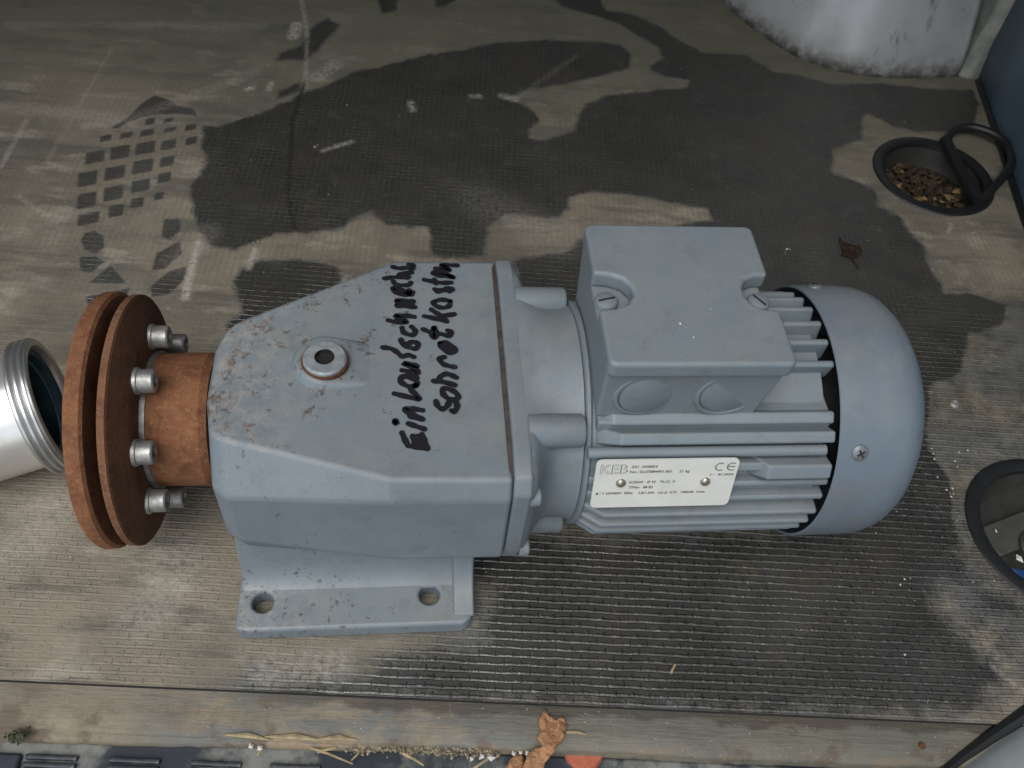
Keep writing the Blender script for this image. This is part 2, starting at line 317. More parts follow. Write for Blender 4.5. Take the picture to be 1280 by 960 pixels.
def paint_material(name, base, rust=0.0, dust=0.35, rough=0.5, cast=0.25, dent=0.0):
    g = N(name)
    pos = g.geom('Position')
    up = g.sep(g.geom('Normal'))[2]
    n1 = g.noise(16, 6, 0.68, pos)
    n2 = g.noise(420, 3, 0.6, pos)
    col = g.mix(g.mapr(n1, 0.3, 0.7), base, tuple(c * k for c, k in zip(base, (0.86, 0.87, 0.9))))
    # settled dust on faces that look up
    d = g.math('MULTIPLY', g.mapr(up, 0.55, 1.0), g.mapr(g.noise(35, 6, 0.7, pos), 0.36, 0.72, 0.15, 1.0))
    col = g.mix(g.math('MULTIPLY', d, dust), col, (0.27, 0.255, 0.22))
    # grey dirt specks
    sp = g.mapr(g.noise(900, 2, 0.5, pos), 0.67, 0.74)
    col = g.mix(g.math('MULTIPLY', sp, 0.35), col, (0.08, 0.075, 0.07))
    if rust:
        px = g.sep(pos)
        zone = g.mapr(px[0], -0.118, 0.02, 1.0, 0.0, smooth=False)
        zone2 = g.math('MAXIMUM', g.mapr(px[1], -0.075, -0.02), g.mapr(px[2], 0.018, 0.03, 0.85, 0.0))
        zone = g.math('MULTIPLY', zone, g.math('MULTIPLY_ADD', zone2, 0.75, 0.25))
        th = g.math('MULTIPLY_ADD', zone, -0.13, 0.638)
        q = g.math('SUBTRACT', g.math('MULTIPLY_ADD', g.noise(60, 3, 0.6, pos), 0.35, g.math('MULTIPLY', g.noise(260, 4, 0.65, pos), 0.65)), th)
        spot = g.mapr(q, 0.0, 0.045)
        col = g.mix(g.math('MULTIPLY', spot, rust), col, g.mix(g.mapr(n2, 0.35, 0.65), (0.115, 0.066, 0.046), (0.06, 0.044, 0.037)))
        # pale mineral bloom round the output end
        bl = g.math('MULTIPLY', g.mapr(px[0], -0.12, -0.055, 1.0, 0.0), g.mapr(g.noise(120, 5, 0.75, pos), 0.42, 0.62))
        col = g.mix(g.math('MULTIPLY', bl, g.math('MULTIPLY', g.mapr(up, 0.5, 1.0), 0.55)), col, (0.36, 0.34, 0.31))
    fk = g.math('MULTIPLY', g.mapr(g.noise(640, 3, 0.6, pos), 0.64, 0.70), g.mapr(g.noise(28, 4, 0.6, pos), 0.42, 0.6))
    col = g.mix(g.math('MULTIPLY', fk, 0.6), col, (0.075, 0.058, 0.048))
    grime = g.math('MULTIPLY', g.mapr(g.noise(48, 6, 0.72, pos), 0.5, 0.72), 0.35)
    col = g.mix(grime, col, (0.115, 0.118, 0.112))
    h = g.math('ADD', g.math('MULTIPLY', n2, 0.6), g.math('MULTIPLY', g.noise(1500, 2, 0.5, pos), 0.4))
    r = g.math('MULTIPLY_ADD', g.noise(50, 4, 0.6, pos), 0.25, rough - 0.12)
    if dent:
        h = g.math('ADD', h, g.math('MULTIPLY', g.noise(20, 2, 0.5, pos), dent))
        stain = g.math('MULTIPLY', g.mapr(g.noise(19, 5, 0.7, pos), 0.5, 0.68), 0.4)
        col = g.mix(stain, col, (0.165, 0.155, 0.145))
        scr = g.mapr(g.noise(1.0, 3, 0.6, g.scale_vec((260, 40, 60), pos)), 0.70, 0.74)
        col = g.mix(g.math('MULTIPLY', scr, 0.4), col, (0.28, 0.30, 0.31))
    return g.out(col, r, 0, h, cast, 0.0006, 0.45)

PAINT = (0.176, 0.213, 0.236)
M_CAST = paint_material('blue_grey_cast_paint', PAINT, rust=0.8, dust=0.42, cast=0.35)
M_PAINT = paint_material('blue_grey_paint', PAINT, dust=0.3, cast=0.2)
M_SHEET = paint_material('blue_grey_sheet_paint', (0.148, 0.188, 0.226), dust=0.4, rough=0.42, cast=0.2, dent=4.0)

def rust_material(name, a, b, c):
    g = N(name)
    pos = g.geom('Position')
    n1 = g.noise(38, 6, 0.65, pos)
    n2 = g.noise(330, 4, 0.7, pos)
    col = g.mix(g.mapr(n1, 0.34, 0.66), a, b)
    col = g.mix(g.math('MULTIPLY', g.mapr(n2, 0.5, 0.66), 0.6), col, c)
    col = g.mix(g.math('MULTIPLY', g.mapr(g.noise(75, 6, 0.75, pos), 0.52, 0.68), 0.55), col, tuple(k * 0.45 for k in b))
    col = g.mix(g.math('MULTIPLY', g.mapr(g.noise(760, 3, 0.6, pos), 0.6, 0.7), 0.55), col, tuple(k * 0.4 for k in b))
    return g.out(col, 0.88, 0, g.math('ADD', n2, g.noise(900, 3, 0.6, pos)), 0.8, 0.0008, 0.25)

M_RUST = rust_material('orange_rust', (0.245, 0.108, 0.052), (0.165, 0.07, 0.036), (0.30, 0.15, 0.078))
M_RUST_DARK = rust_material('brown_rust', (0.115, 0.052, 0.026), (0.085, 0.04, 0.022), (0.15, 0.068, 0.034))
M_RUST_PLATE = rust_material('tan_rust', (0.2, 0.1, 0.055), (0.15, 0.07, 0.038), (0.25, 0.13, 0.075))

def plain(name, col, rough=0.5, metal=0.0, var=0.12, scale=60, bump=0.1, spec=0.5):
    g = N(name)
    pos = g.geom('Position')
    n = g.noise(scale, 4, 0.6, pos)
    c = g.mix(g.mapr(n, 0.3, 0.7), tuple(x * (1 + var) for x in col), tuple(x * (1 - var) for x in col))
    return g.out(c, g.math('MULTIPLY_ADD', n, 0.2, rough - 0.1), metal, g.noise(scale * 8, 3, 0.6, pos), bump, 0.0005, spec)

def zinc_material():
    g = N('zinc_steel')
    pos = g.geom('Position')
    n = g.noise(240, 5, 0.65, pos)
    col = g.mix(g.mapr(n, 0.3, 0.7), (0.44, 0.44, 0.42), (0.27, 0.27, 0.26))
    st = g.mapr(g.noise(110, 5, 0.7, pos), 0.5, 0.66)
    col = g.mix(g.math('MULTIPLY', st, 0.7), col, (0.16, 0.10, 0.065))
    return g.out(col, g.math('MULTIPLY_ADD', n, 0.3, 0.35), g.math('MULTIPLY_ADD', st, -0.5, 0.7), g.noise(900, 3, 0.6, pos), 0.3, 0.0005, 0.5)
M_ZINC = zinc_material()
M_STEEL_DARK = plain('oiled_steel', (0.12, 0.12, 0.115), 0.45, 0.6, 0.2, 200, 0.2)
M_ALU = plain('aluminium_tube', (0.72, 0.71, 0.69), 0.32, 0.75, 0.06, 40, 0.05)
M_ALU_RING = plain('machined_aluminium', (0.50, 0.51, 0.51), 0.33, 0.85, 0.1, 60, 0.05)
M_TEAL = plain('blue_sealing_ring', (0.02, 0.075, 0.10), 0.4, 0.2, 0.2, 60)
M_BLACK = plain('black_rubber', (0.012, 0.013, 0.014), 0.42, 0, 0.2, 60, 0.15)
M_DARK = plain('dark_gap', (0.012, 0.012, 0.013), 0.9, 0, 0.2, 60)
M_PLATE = plain('pale_name_plate', (0.70, 0.71, 0.67), 0.38, 0.15, 0.05, 60, 0.03)
M_RIVET = plain('rivet_brass_grey', (0.38, 0.35, 0.28), 0.35, 0.8, 0.1, 200, 0.05)
M_INK = plain('black_print', (0.035, 0.035, 0.035), 0.6, 0, 0.1, 300, 0)
M_INK_GREY = plain('grey_print', (0.16, 0.165, 0.165), 0.6, 0, 0.1, 300, 0)
M_BARK = rust_material('dry_bark', (0.42, 0.235, 0.125), (0.30, 0.15, 0.075), (0.52, 0.32, 0.19))
M_LEAF = rust_material('dry_leaf', (0.04, 0.02, 0.012), (0.028, 0.015, 0.01), (0.06, 0.03, 0.017))
M_STRAW = plain('dry_straw', (0.33, 0.26, 0.15), 0.8, 0, 0.25, 200)
M_CRUMB = plain('white_grit', (0.55, 0.53, 0.50), 0.6, 0, 0.25, 500)
M_REFLECTOR = plain('red_orange_plastic', (0.40, 0.115, 0.065), 0.4, 0, 0.15, 200)
M_BLUE = plain('blue_plastic', (0.012, 0.05, 0.15), 0.4, 0, 0.2, 100)
M_WALL = plain('blue_grey_van_paint', (0.10, 0.155, 0.21), 0.42, 0, 0.1, 12, 0.05)
M_VAN = plain('grey_van_liner', (0.16, 0.165, 0.17), 0.6, 0, 0.1, 6, 0.05)
M_VAN_DARK = plain('dark_sky_block', (0.06, 0.062, 0.065), 0.6, 0, 0.1, 6, 0.05)
M_BODY = plain('silver_body_paint', (0.30, 0.335, 0.345), 0.38, 0.1, 0.12, 25, 0.05)
M_LINER = plain('pan_grey', (0.022, 0.021, 0.018), 0.7, 0, 0.3, 60)

def marker_material():
    g = N('black_marker')
    pos = g.geom('Position')
    n = g.noise(260, 4, 0.7, pos)
    col = g.mix(g.mapr(n, 0.6, 0.75), (0.012, 0.012, 0.016), (0.05, 0.05, 0.055))
    return g.out(col, 0.42, 0)
M_MARKER = marker_material()

def floor_material():
    g = N('grit_coated_van_floor')
    x, y, z = g.sep()
    A = g.math
    wetd, damp_shade, prt, crack = g.attr('wet'), g.attr('damp'), g.attr('tread'), g.attr('crack')
    edge = A('MULTIPLY_ADD', g.noise(70, 5, 0.65), 0.9, -0.45)
    edge2 = A('MULTIPLY_ADD', g.noise(420, 3, 0.6), 0.5, -0.25)
    wob2 = A('ADD', A('MULTIPLY', edge, 0.9), A('MULTIPLY', edge2, 0.6))
    patch = A('MULTIPLY_ADD', g.noise(28, 5, 0.7), 1.5, -0.75)
    wet = g.mapr(A('ADD', wetd, A('ADD', wob2, A('MULTIPLY', patch, 0.42))), -0.2, 0.24)
    wet = A('MULTIPLY', wet, g.mapr(g.noise(60, 5, 0.7), 0.25, 0.5, 0.86, 1.0))
    damp = A('MULTIPLY', g.mapr(A('ADD', damp_shade, A('MULTIPLY', wob2, 1.2)), -0.45, 0.4), 0.95)  # this map also carries the shade painted on the right floor
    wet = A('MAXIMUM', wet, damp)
    pr = g.mapr(A('ADD', prt, A('MULTIPLY', edge2, 0.9)), -0.25, 0.3)
    wet = A('MAXIMUM', wet, A('MULTIPLY', pr, 0.88))
    # wire-mesh embossing: thin ridges 5.2 mm apart with short staggered cross ticks every 10 mm
    wob = A('MULTIPLY_ADD', g.noise(45, 2), 1.1, -0.55)
    row = A('ADD', A('MULTIPLY', y, 1 / 0.00522), A('MULTIPLY', wob, 0.3))
    fl = A('FLOOR', row)
    fr = A('FRACT', row)
    ridge = A('SUBTRACT', 1.0, g.mapr(A('ABSOLUTE', A('SUBTRACT', fr, 0.5)), 0.02, 0.2))
    groove = A('SUBTRACT', 1.0, g.mapr(A('ABSOLUTE', A('SUBTRACT', fr, 0.28)), 0.0, 0.13))
    colu = A('ADD', A('MULTIPLY', x, 1 / 0.0104), A('MULTIPLY', A('MODULO', fl, 2.0), 0.5))
    colu = A('ADD', colu, A('MULTIPLY', wob, 0.22))
    fc = A('FRACT', colu)
    tick = A('SUBTRACT', 1.0, g.mapr(A('ABSOLUTE', A('SUBTRACT', fc, 0.5)), 0.01, 0.075))
    tick = A('MULTIPLY', tick, g.mapr(A('ABSOLUTE', A('SUBTRACT', fr, 0.62)), 0.2, 0.34, 1.0, 0.0))
    worn = g.mapr(g.noise(15, 4, 0.6), 0.36, 0.6, 0.25, 1.0)
    dash = g.mapr(g.noise(1.0, 4, 0.65, g.scale_vec((170, 90, 1))), 0.36, 0.6, 0.1, 1.0)
    far = g.mapr(y, -0.03, 0.24, 1.0, 0.2)
    amp = A('MULTIPLY', A('MULTIPLY', worn, far), A('MULTIPLY_ADD', wet, 0.85, 0.55))
    relief = A('MULTIPLY', amp, A('SUBTRACT', A('ADD', A('MULTIPLY', A('MULTIPLY', ridge, dash), 0.8), A('MULTIPLY', tick, 0.7)), A('MULTIPLY', groove, 0.35)))
    fine = A('ADD', A('MULTIPLY', g.noise(900, 3, 0.6), 0.4), A('MULTIPLY', g.noise(330, 3, 0.6), 0.5))
    h = A('ADD', relief, A('MULTIPLY', fine, A('MULTIPLY_ADD', wet, -0.35, 0.9)))
    # colours: dry grey-tan film with smears, wet much darker
    n1 = g.noise(5.5, 6, 0.62)
    n2 = g.noise(26, 6, 0.7)
    dry = g.mix(g.mapr(n1, 0.35, 0.65), (0.245, 0.212, 0.16), (0.155, 0.137, 0.105))
    dry = g.mix(A('MULTIPLY', g.mapr(g.noise(9, 5, 0.7, None, 0.6), 0.47, 0.7), 0.65), dry, (0.12, 0.116, 0.09))
    dry = g.mix(A('MULTIPLY', g.mapr(n2, 0.52, 0.75), 0.6), dry, (0.33, 0.30, 0.255))
    smear = g.noise(1.0, 5, 0.7, g.scale_vec((7, 34, 1)))
    dry = g.mix(A('MULTIPLY', g.mapr(smear, 0.48, 0.62), 0.7), dry, (0.098, 0.092, 0.078))
    dry = g.mix(A('MULTIPLY', g.mapr(g.noise(1.0, 5, 0.65, g.scale_vec((16, 42, 3.0))), 0.54, 0.68), 0.65), dry, (0.36, 0.325, 0.26))
    weave = A('MULTIPLY', A('SUBTRACT', 1.0, g.mapr(A('ABSOLUTE', A('SUBTRACT', A('FRACT', A('ADD', A('MULTIPLY', x, 1 / 0.0052), A('MULTIPLY', wob, 0.3))), 0.5)), 0.05, 0.3)), g.mapr(y, 0.02, 0.2))
    weave = A('MULTIPLY', weave, g.mapr(g.noise(30, 4, 0.6), 0.35, 0.6, 0.3, 1.0))
    dry = g.mix(A('MULTIPLY', weave, 0.28), dry, (0.1, 0.092, 0.075))
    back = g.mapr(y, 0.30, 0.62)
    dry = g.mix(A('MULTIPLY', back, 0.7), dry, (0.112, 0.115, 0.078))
    dry = g.mix(A('MULTIPLY', A('MULTIPLY', groove, amp), 0.6), dry, (0.085, 0.08, 0.07))
    dry = g.mix(A('MULTIPLY', A('MULTIPLY', tick, amp), 0.3), dry, (0.09, 0.085, 0.075))
    dry = g.mix(A('MULTIPLY', A('MULTIPLY', ridge, A('MULTIPLY', dash, amp)), 0.3), dry, (0.38, 0.355, 0.31))
    dry = g.mix(A('MULTIPLY', g.mapr(g.noise(1200, 2, 0.5), 0.55, 0.8), 0.5), dry, (0.36, 0.33, 0.29))
    dry = g.mix(A('MULTIPLY', g.mapr(g.noise(700, 2, 0.5), 0.6, 0.8), 0.5), dry, (0.07, 0.065, 0.058))
    wc = g.mix(g.mapr(n2, 0.35, 0.7), (0.041, 0.038, 0.031), (0.024, 0.026, 0.023))
    wc = g.mix(A('MULTIPLY', g.mapr(g.noise(11, 4, 0.6), 0.52, 0.72), 0.6), wc, (0.052, 0.04, 0.03))
    wc = g.mix(A('MULTIPLY', g.mapr(g.noise(8, 4, 0.6), 0.48, 0.62), 0.6), wc, (0.02, 0.02, 0.017))
    wc = g.mix(A('MULTIPLY', weave, 0.4), wc, (0.068, 0.066, 0.058))
    wc = g.mix(A('MULTIPLY', A('MULTIPLY', groove, amp), 0.6), wc, (0.016, 0.016, 0.015))
    wc = g.mix(A('MULTIPLY', g.mapr(g.noise(1100, 2, 0.5), 0.5, 0.8), 0.45), wc, (0.095, 0.09, 0.08))
    col = g.mix(wet, dry, wc)
    # half-dried bluish bloom and ochre stains
    halo = A('MULTIPLY', A('MULTIPLY', wet, A('SUBTRACT', 1.0, wet)), 4.0)
    col = g.mix(A('MULTIPLY', halo, A('MULTIPLY', g.mapr(g.noise(24, 4, 0.6), 0.42, 0.62), 0.5)), col, (0.10, 0.108, 0.112))
    col = g.mix(A('MULTIPLY', g.mapr(g.noise(13, 5, 0.7), 0.6, 0.74), 0.4), col, (0.15, 0.105, 0.055))
    col = g.mix(A('MULTIPLY', g.mapr(g.noise(17, 4, 0.6, g.scale_vec((1, 1, 1))), 0.3, 0.42, 1.0, 0.0), 0.3), col, (0.06, 0.072, 0.058))
    sf = A('MULTIPLY', g.attr('scuff'), g.mapr(g.noise(260, 4, 0.7), 0.32, 0.62))
    col = g.mix(sf, col, (0.44, 0.41, 0.36))
    pale = A('MULTIPLY', g.mapr(g.noise(300, 2, 0.5), 0.74, 0.78), 0.5)
    col = g.mix(pale, col, (0.38, 0.36, 0.33))
    col = g.mix(A('MULTIPLY', g.mapr(crack, 0.1, 0.7), 0.75), col, (0.018, 0.016, 0.012))
    rough = A('ADD', A('MULTIPLY_ADD', A('MULTIPLY', wet, g.mapr(y, 0.02, 0.26, 1.0, 0.5)), -0.62, 0.8), A('MULTIPLY_ADD', g.noise(120, 3), 0.3, -0.15))
    return g.out(col, rough, 0, h, 0.9, 0.0011, A('MULTIPLY_ADD', wet, 0.6, 0.4))
M_FLOOR = floor_material()

def sill_material():
    g = N('weathered_sill')
    x, y, z = g.sep()
    A = g.math
    n1 = g.noise(9, 6, 0.65)
    n2 = g.noise(40, 6, 0.7)
    grain = g.noise(60, 5, 0.65, g.scale_vec((1, 9, 1)))
    col = g.mix(g.mapr(n1, 0.35, 0.65), (0.255, 0.215, 0.15), (0.17, 0.155, 0.125))
    col = g.mix(A('MULTIPLY', g.mapr(n2, 0.45, 0.65), 0.65), col, (0.135, 0.108, 0.075))
    col = g.mix(A('MULTIPLY', g.mapr(grain, 0.5, 0.75), 0.4), col, (0.10, 0.092, 0.08))
    # bluish scuffed paint left between, and bare orange wood where it has splintered
    mid = A('MULTIPLY', g.mapr(x, -0.17, -0.11), g.mapr(x, 0.03, 0.10, 1.0, 0.0))
    col = g.mix(A('MULTIPLY', A('MULTIPLY', mid, g.mapr(g.noise(30, 5, 0.7, g.scale_vec((1, 2.5, 1))), 0.42, 0.58)), 0.75), col, (0.125, 0.135, 0.135))
    lip = g.mapr(y, -0.164, -0.161, 1.0, 0.0)
    col = g.mix(A('MULTIPLY', A('MULTIPLY', lip, A('MULTIPLY', g.mapr(x, -0.1, -0.05), g.mapr(g.noise(34, 5, 0.7, g.scale_vec((1, 3, 1))), 0.5, 0.6))), 0.7), col, (0.32, 0.215, 0.12))
    col = g.mix(A('MULTIPLY', g.mapr(g.noise(50, 3, 0.5), 0.68, 0.74), 0.7), col, (0.11, 0.07, 0.045))
    # damp right half, and a wet ragged border along the mat
    damp = g.mapr(A('ADD', x, A('MULTIPLY', g.noise(18, 4), 0.22)), 0.07, 0.2)
    col = g.mix(A('MULTIPLY', damp, 0.62), col, (0.095, 0.10, 0.088))
    border = A('ADD', A('MULTIPLY_ADD', y, 90.0, 13.45), A('MULTIPLY', g.noise(28, 4, 0.6), 2.2))
    border = A('MULTIPLY', g.mapr(border, 1.15, 1.55), g.mapr(x, -0.14, -0.02))
    col = g.mix(A('MULTIPLY', border, 0.75), col, (0.055, 0.045, 0.034))
    blot = A('MULTIPLY', g.mapr(g.noise(30, 4, 0.6), 0.54, 0.62), g.mapr(y, -0.158, -0.15, 1.0, 0.0))
    col = g.mix(A('MULTIPLY', blot, 0.75), col, (0.10, 0.072, 0.05))
    col = g.mix(A('MULTIPLY', g.mapr(g.noise(600, 2), 0.68, 0.75), 0.5), col, (0.45, 0.42, 0.37))
    col = g.mix(A('MULTIPLY', g.mapr(g.noise(800, 2), 0.68, 0.78), 0.5), col, (0.06, 0.05, 0.042))
    return g.out(col, A('MULTIPLY_ADD', damp, -0.25, 0.7), 0, A('ADD', n2, grain), 0.6, 0.001, 0.4)
M_SILL = sill_material()

def bumper_material():
    g = N('scuffed_black_bumper')
    n = g.noise(30, 6, 0.7)
    up = g.mapr(g.noise(14, 5, 0.7), 0.42, 0.58)
    col = g.mix(g.math('MULTIPLY', g.math('MULTIPLY', up, g.mapr(n, 0.4, 0.6)), 0.85), (0.02, 0.026, 0.036), (0.22, 0.225, 0.205))
    return g.out(col, 0.5, 0, n, 0.3, 0.001, 0.5)
M_BUMPER = bumper_material()

def arch_material():
    g = N('worn_pale_arch_paint')
    pos = g.geom('Position')
    n = g.noise(14, 6, 0.65, pos)
    sc_ = g.noise(30, 5, 0.7, g.scale_vec((1, 1, 0.25), pos), 0.4)
    col = g.mix(g.mapr(n, 0.35, 0.7), (0.42, 0.435, 0.44), (0.32, 0.335, 0.34))
    col = g.mix(g.math('MULTIPLY', g.mapr(sc_, 0.6, 0.7), 0.7), col, (0.09, 0.09, 0.085))
    z = g.sep(pos)[2]
    low = g.math('MULTIPLY', g.mapr(z, 0.0, 0.03, 1.0, 0.0), g.mapr(g.noise(60, 5, 0.7, pos), 0.35, 0.6))
    col = g.mix(g.math('MULTIPLY', low, 0.8), col, (0.075, 0.06, 0.042))
    return g.out(col, g.math('MULTIPLY_ADD', n, 0.3, 0.14), 0.15, sc_, 0.2, 0.001, 0.5)
M_ARCH = arch_material()
M_PILLAR = plain('pale_pillar_paint', (0.25, 0.26, 0.23), 0.55, 0, 0.25, 45, 0.25)

# ------------------------------------------------------------------ the van: floor sheet, walls, sill
VAN = R(-5.12)                               # the van's length runs a little off the motor's axis
cv, sv = math.cos(VAN), math.sin(VAN)
def to_van(p): return (p[0] * cv + p[1] * sv, -p[0] * sv + p[1] * cv)
def to_world(p): return (p[0] * cv - p[1] * sv, p[0] * sv + p[1] * cv)
FRONT = -140.6
PAN_A = (498.0, 349.0, 59.0)
PAN_B = (437.3, -44.1, 61.5)

def signed(polys, P, soft):
    """largest signed distance (inside positive) to a set of polygons, in units of soft"""
    best = np.full(len(P), -1.0)
    for poly in polys:
        q = np.array([to_van(p) for p in poly])
        lo, hi = q.min(0) - soft, q.max(0) + soft
        idx = np.where((P[:, 0] > lo[0]) & (P[:, 0] < hi[0]) & (P[:, 1] > lo[1]) & (P[:, 1] < hi[1]))[0]
        if not len(idx): continue
        X = P[idx]
        ins = np.zeros(len(idx), bool)
        dmin = np.full(len(idx), 1e9)
        for i in range(len(q)):
            a, b = q[i - 1], q[i]
            e = b - a
            L = e @ e + 1e-9
            t = np.clip(((X - a) @ e) / L, 0, 1)
            dd = X - a - t[:, None] * e
            dmin = np.minimum(dmin, (dd * dd).sum(1))
            cond = (a[1] > X[:, 1]) != (b[1] > X[:, 1])
            with np.errstate(divide='ignore', invalid='ignore'):
                xx = a[0] + (X[:, 1] - a[1]) / (e[1] if abs(e[1]) > 1e-9 else 1e-9) * e[0]
            ins ^= cond & (X[:, 0] < xx)
        sd = np.where(ins, 1, -1) * np.sqrt(dmin) / soft
        best[idx] = np.maximum(best[idx], np.clip(sd, -1, 1))
    return best

def floor_sheet():
    xs = np.concatenate([[-900, -700, -560], np.arange(-470, 720, 2.2), [760, 800]])
    ys = np.concatenate([np.arange(FRONT, 330, 2.0), np.arange(330, 700, 2.6), [760, 900, 1200, 1600]])
    X, Y = np.meshgrid(xs, ys)
    P = np.c_[X.ravel(), Y.ravel()]
    nx, ny = len(xs), len(ys)
    i = np.arange(nx * ny).reshape(ny, nx)
    F = np.stack([i[:-1, :-1], i[:-1, 1:], i[1:, 1:], i[1:, :-1]], -1).reshape(-1, 4)
    cen = P[F].mean(1)
    keep = np.ones(len(F), bool)
    for (cx, cy, r) in (PAN_A, PAN_B):
        c = to_van((cx, cy))
        keep &= (cen[:, 0] - c[0]) ** 2 + (cen[:, 1] - c[1]) ** 2 > (r - 4) ** 2
    F = F[keep]
    me = bpy.data.meshes.new('van_floor')
    me.vertices.add(len(P))
    me.vertices.foreach_set('co', np.c_[P * S, np.zeros(len(P))].ravel())
    me.loops.add(len(F) * 4)
    me.loops.foreach_set('vertex_index', F.ravel().astype(np.int32))
    me.polygons.add(len(F))
    me.polygons.foreach_set('loop_start', (np.arange(len(F)) * 4).astype(np.int32))
    me.polygons.foreach_set('loop_total', np.full(len(F), 4, np.int32))
    me.update(calc_edges=True)
    me.validate()
    wet = signed(WET_PATCHES[:2] + WET_PATCHES[4:], P, 14.0)
    damp = signed(WET_PATCHES[2:4], P, 32.0)
    right_damp_shade = [[(360, 120), (420, 140), (470, 190), (520, 175), (640, 230), (640, -140), (370, -140), (300, 0)]]  # semi-damp floor, also painted darker for the light falloff to the right
    damp = np.maximum(damp, np.minimum(signed(right_damp_shade, P, 60.0), 0.02) * 1.0)
    tread = signed(TREAD_PRINTS, P, 4.0)
    ck = np.array([to_van(p) for p in CRACK_PATH])
    dm = np.full(len(P), 1e9)
    for a, b in zip(ck[:-1], ck[1:]):
        e = b - a
        t = np.clip(((P - a) @ e) / (e @ e), 0, 1)
        dd = P - a - t[:, None] * e
        dm = np.minimum(dm, np.sqrt((dd * dd).sum(1)))
    crack = np.clip(1 - dm / 3.2, 0, 1) * np.clip((470 - P[:, 1]) / 20, 0, 1)
    scuff = np.zeros(len(P))
    for pts, wd, st in SCUFFS:
        q = np.array([to_van(p) for p in pts])
        for a, b in zip(q[:-1], q[1:]):
            e = b - a
            t = np.clip(((P - a) @ e) / (e @ e), 0, 1)
            dd = P - a - t[:, None] * e
            scuff = np.maximum(scuff, st * np.clip(1.6 - np.sqrt((dd * dd).sum(1)) / max(wd, 1.6), 0, 1))
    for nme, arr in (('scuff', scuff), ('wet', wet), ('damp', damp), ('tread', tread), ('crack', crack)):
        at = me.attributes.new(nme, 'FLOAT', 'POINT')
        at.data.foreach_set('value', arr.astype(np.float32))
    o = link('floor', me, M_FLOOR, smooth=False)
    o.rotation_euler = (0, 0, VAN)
    return tag(o, 'stained grit coated van floor with dark wet patches and boot prints', kind='structure')
floor_sheet()

def van_obj(mb, name, mat, label=None, kind='structure', parent=None, **kw):
    o = mb.build(name, mat, parent, **kw)
    if parent is None:
        o.rotation_euler = (0, 0, VAN)
    return tag(o, label, kind=kind)

# floor board edge, sill strip, lower ledge, bumper
q = MB().box(-900, 800, FRONT - 0.5, FRONT + 20, -14, -0.6)
van_obj(q, 'floor_board', M_DARK, 'edge of the floor board at the loading sill')
def wavy_strip(y0_, y1, z0, z1, mat, name, label, amp, n=220, drop=0.0, taper=0.0):
    xs = np.linspace(-620, 420, n)
    vs, fs = [], []
    for i, x in enumerate(xs):
        y0 = y0_ + taper * float(np.interp(x, [-240, 50], [0, 1]))
        k = amp * (0.5 * math.sin(x * 0.021) + 0.5 * math.sin(x * 0.057 + 1) + 0.4 * rng.normal())
        vs += [(x, y1, z1), (x, y1 - (y1 - y0) * .5, z1 - drop * .4), (x, y0 + k + 1.5, z1 - drop), (x, y0 + k, z1 - 1.5 - drop), (x, y0 + k, z0)]
    for i in range(n - 1):
        for j in range(4):
            fs.append((i * 5 + j, i * 5 + j + 1, i * 5 + j + 6, i * 5 + j + 5))
    return van_obj(MB().add(vs, fs), name, mat, label, sharp=50)
wavy_strip(FRONT - 25.6, FRONT - 0.2, -9, -2.2, M_SILL, 'sill', 'weathered grey wooden sill strip along the floor edge', 0.6, drop=0.6)
wavy_strip(FRONT - 31, FRONT - 20, -13, -5.5, M_SILL, 'sill_ledge', 'dirty lower ledge in front of the sill strip', 0.4, drop=1.0, taper=5.2)

bump = empty('bumper_step')
tag(bump, 'scuffed black plastic bumper step with louvre bars below the sill', 'bumper')
bump.rotation_euler = (0, 0, VAN)
MB().box(-620, 300, FRONT - 150, FRONT - 24, -60, -14).build('step_top', M_BUMPER, bump, bevel=3)
MB().box(-330, -214, FRONT - 110, FRONT - 36, -16, -10.5).build('end_panel', plain('navy_scuffed_plastic', (0.035, 0.042, 0.06), 0.45, 0, 0.4, 30, 0.2), bump, bevel=2)
lou = MB().box(-14, 14, -1.4, 1.4, -2, 2.4)
lou_me = None
for x0 in (-198, -153, -108, -64):
    for k in range(5):
        if lou_me is None:
            lb = lou.build('louvre_bar', M_BUMPER, bump, bevel=0.8)
            lou_me = lb
        else:
            lb = lou_me.copy()
            C.objects.link(lb)
        lb.location = Vector((x0, FRONT - 37.5 - 4.2 * k, -13.2)) * S

# right side: wheel arch, pillar, blue wall, dark gap strip
def swept_wall(path, levels, name, mat, label, cat, sharp=50):
    """path: plan points (world mm); levels: (z, inward shift along the left-hand normal)"""
    pts = [Vector((p[0], p[1], 0)) for p in path]
    vs, fs = [], []
    n = len(pts)
    for z, sh in levels:
        for i, p in enumerate(pts):
            t = (pts[min(i + 1, n - 1)] - pts[max(i - 1, 0)]).normalized()
            nn = Vector((-t.y, t.x, 0))
            vs.append(p + nn * sh + Vector((0, 0, z)))
    for k in range(len(levels) - 1):
        for i in range(n - 1):
            fs.append((k * n + i, k * n + i + 1, (k + 1) * n + i + 1, (k + 1) * n + i))
    o = MB().add(vs, fs).build(name, mat, sharp=sharp)
    so = o.modifiers.new('thickness', 'SOLIDIFY')
    so.thickness = 2 * S
    so.offset = 0
    return tag(o, label, cat)
def smooth_path(p, k=6):
    out = []
    n = len(p)
    for i in range(n - 1):
        a, b, c, e = [Vector(p[max(0, min(n - 1, j))]) for j in (i - 1, i, i + 1, i + 2)]
        for s_ in range(k):
            t = s_ / k
            out.append(0.5 * ((2 * b) + (c - a) * t + (2 * a - 5 * b + 4 * c - e) * t * t + (3 * b - a - 3 * c + e) * t ** 3))
    out.append(Vector(p[-1]))
    return [tuple(v) for v in out]
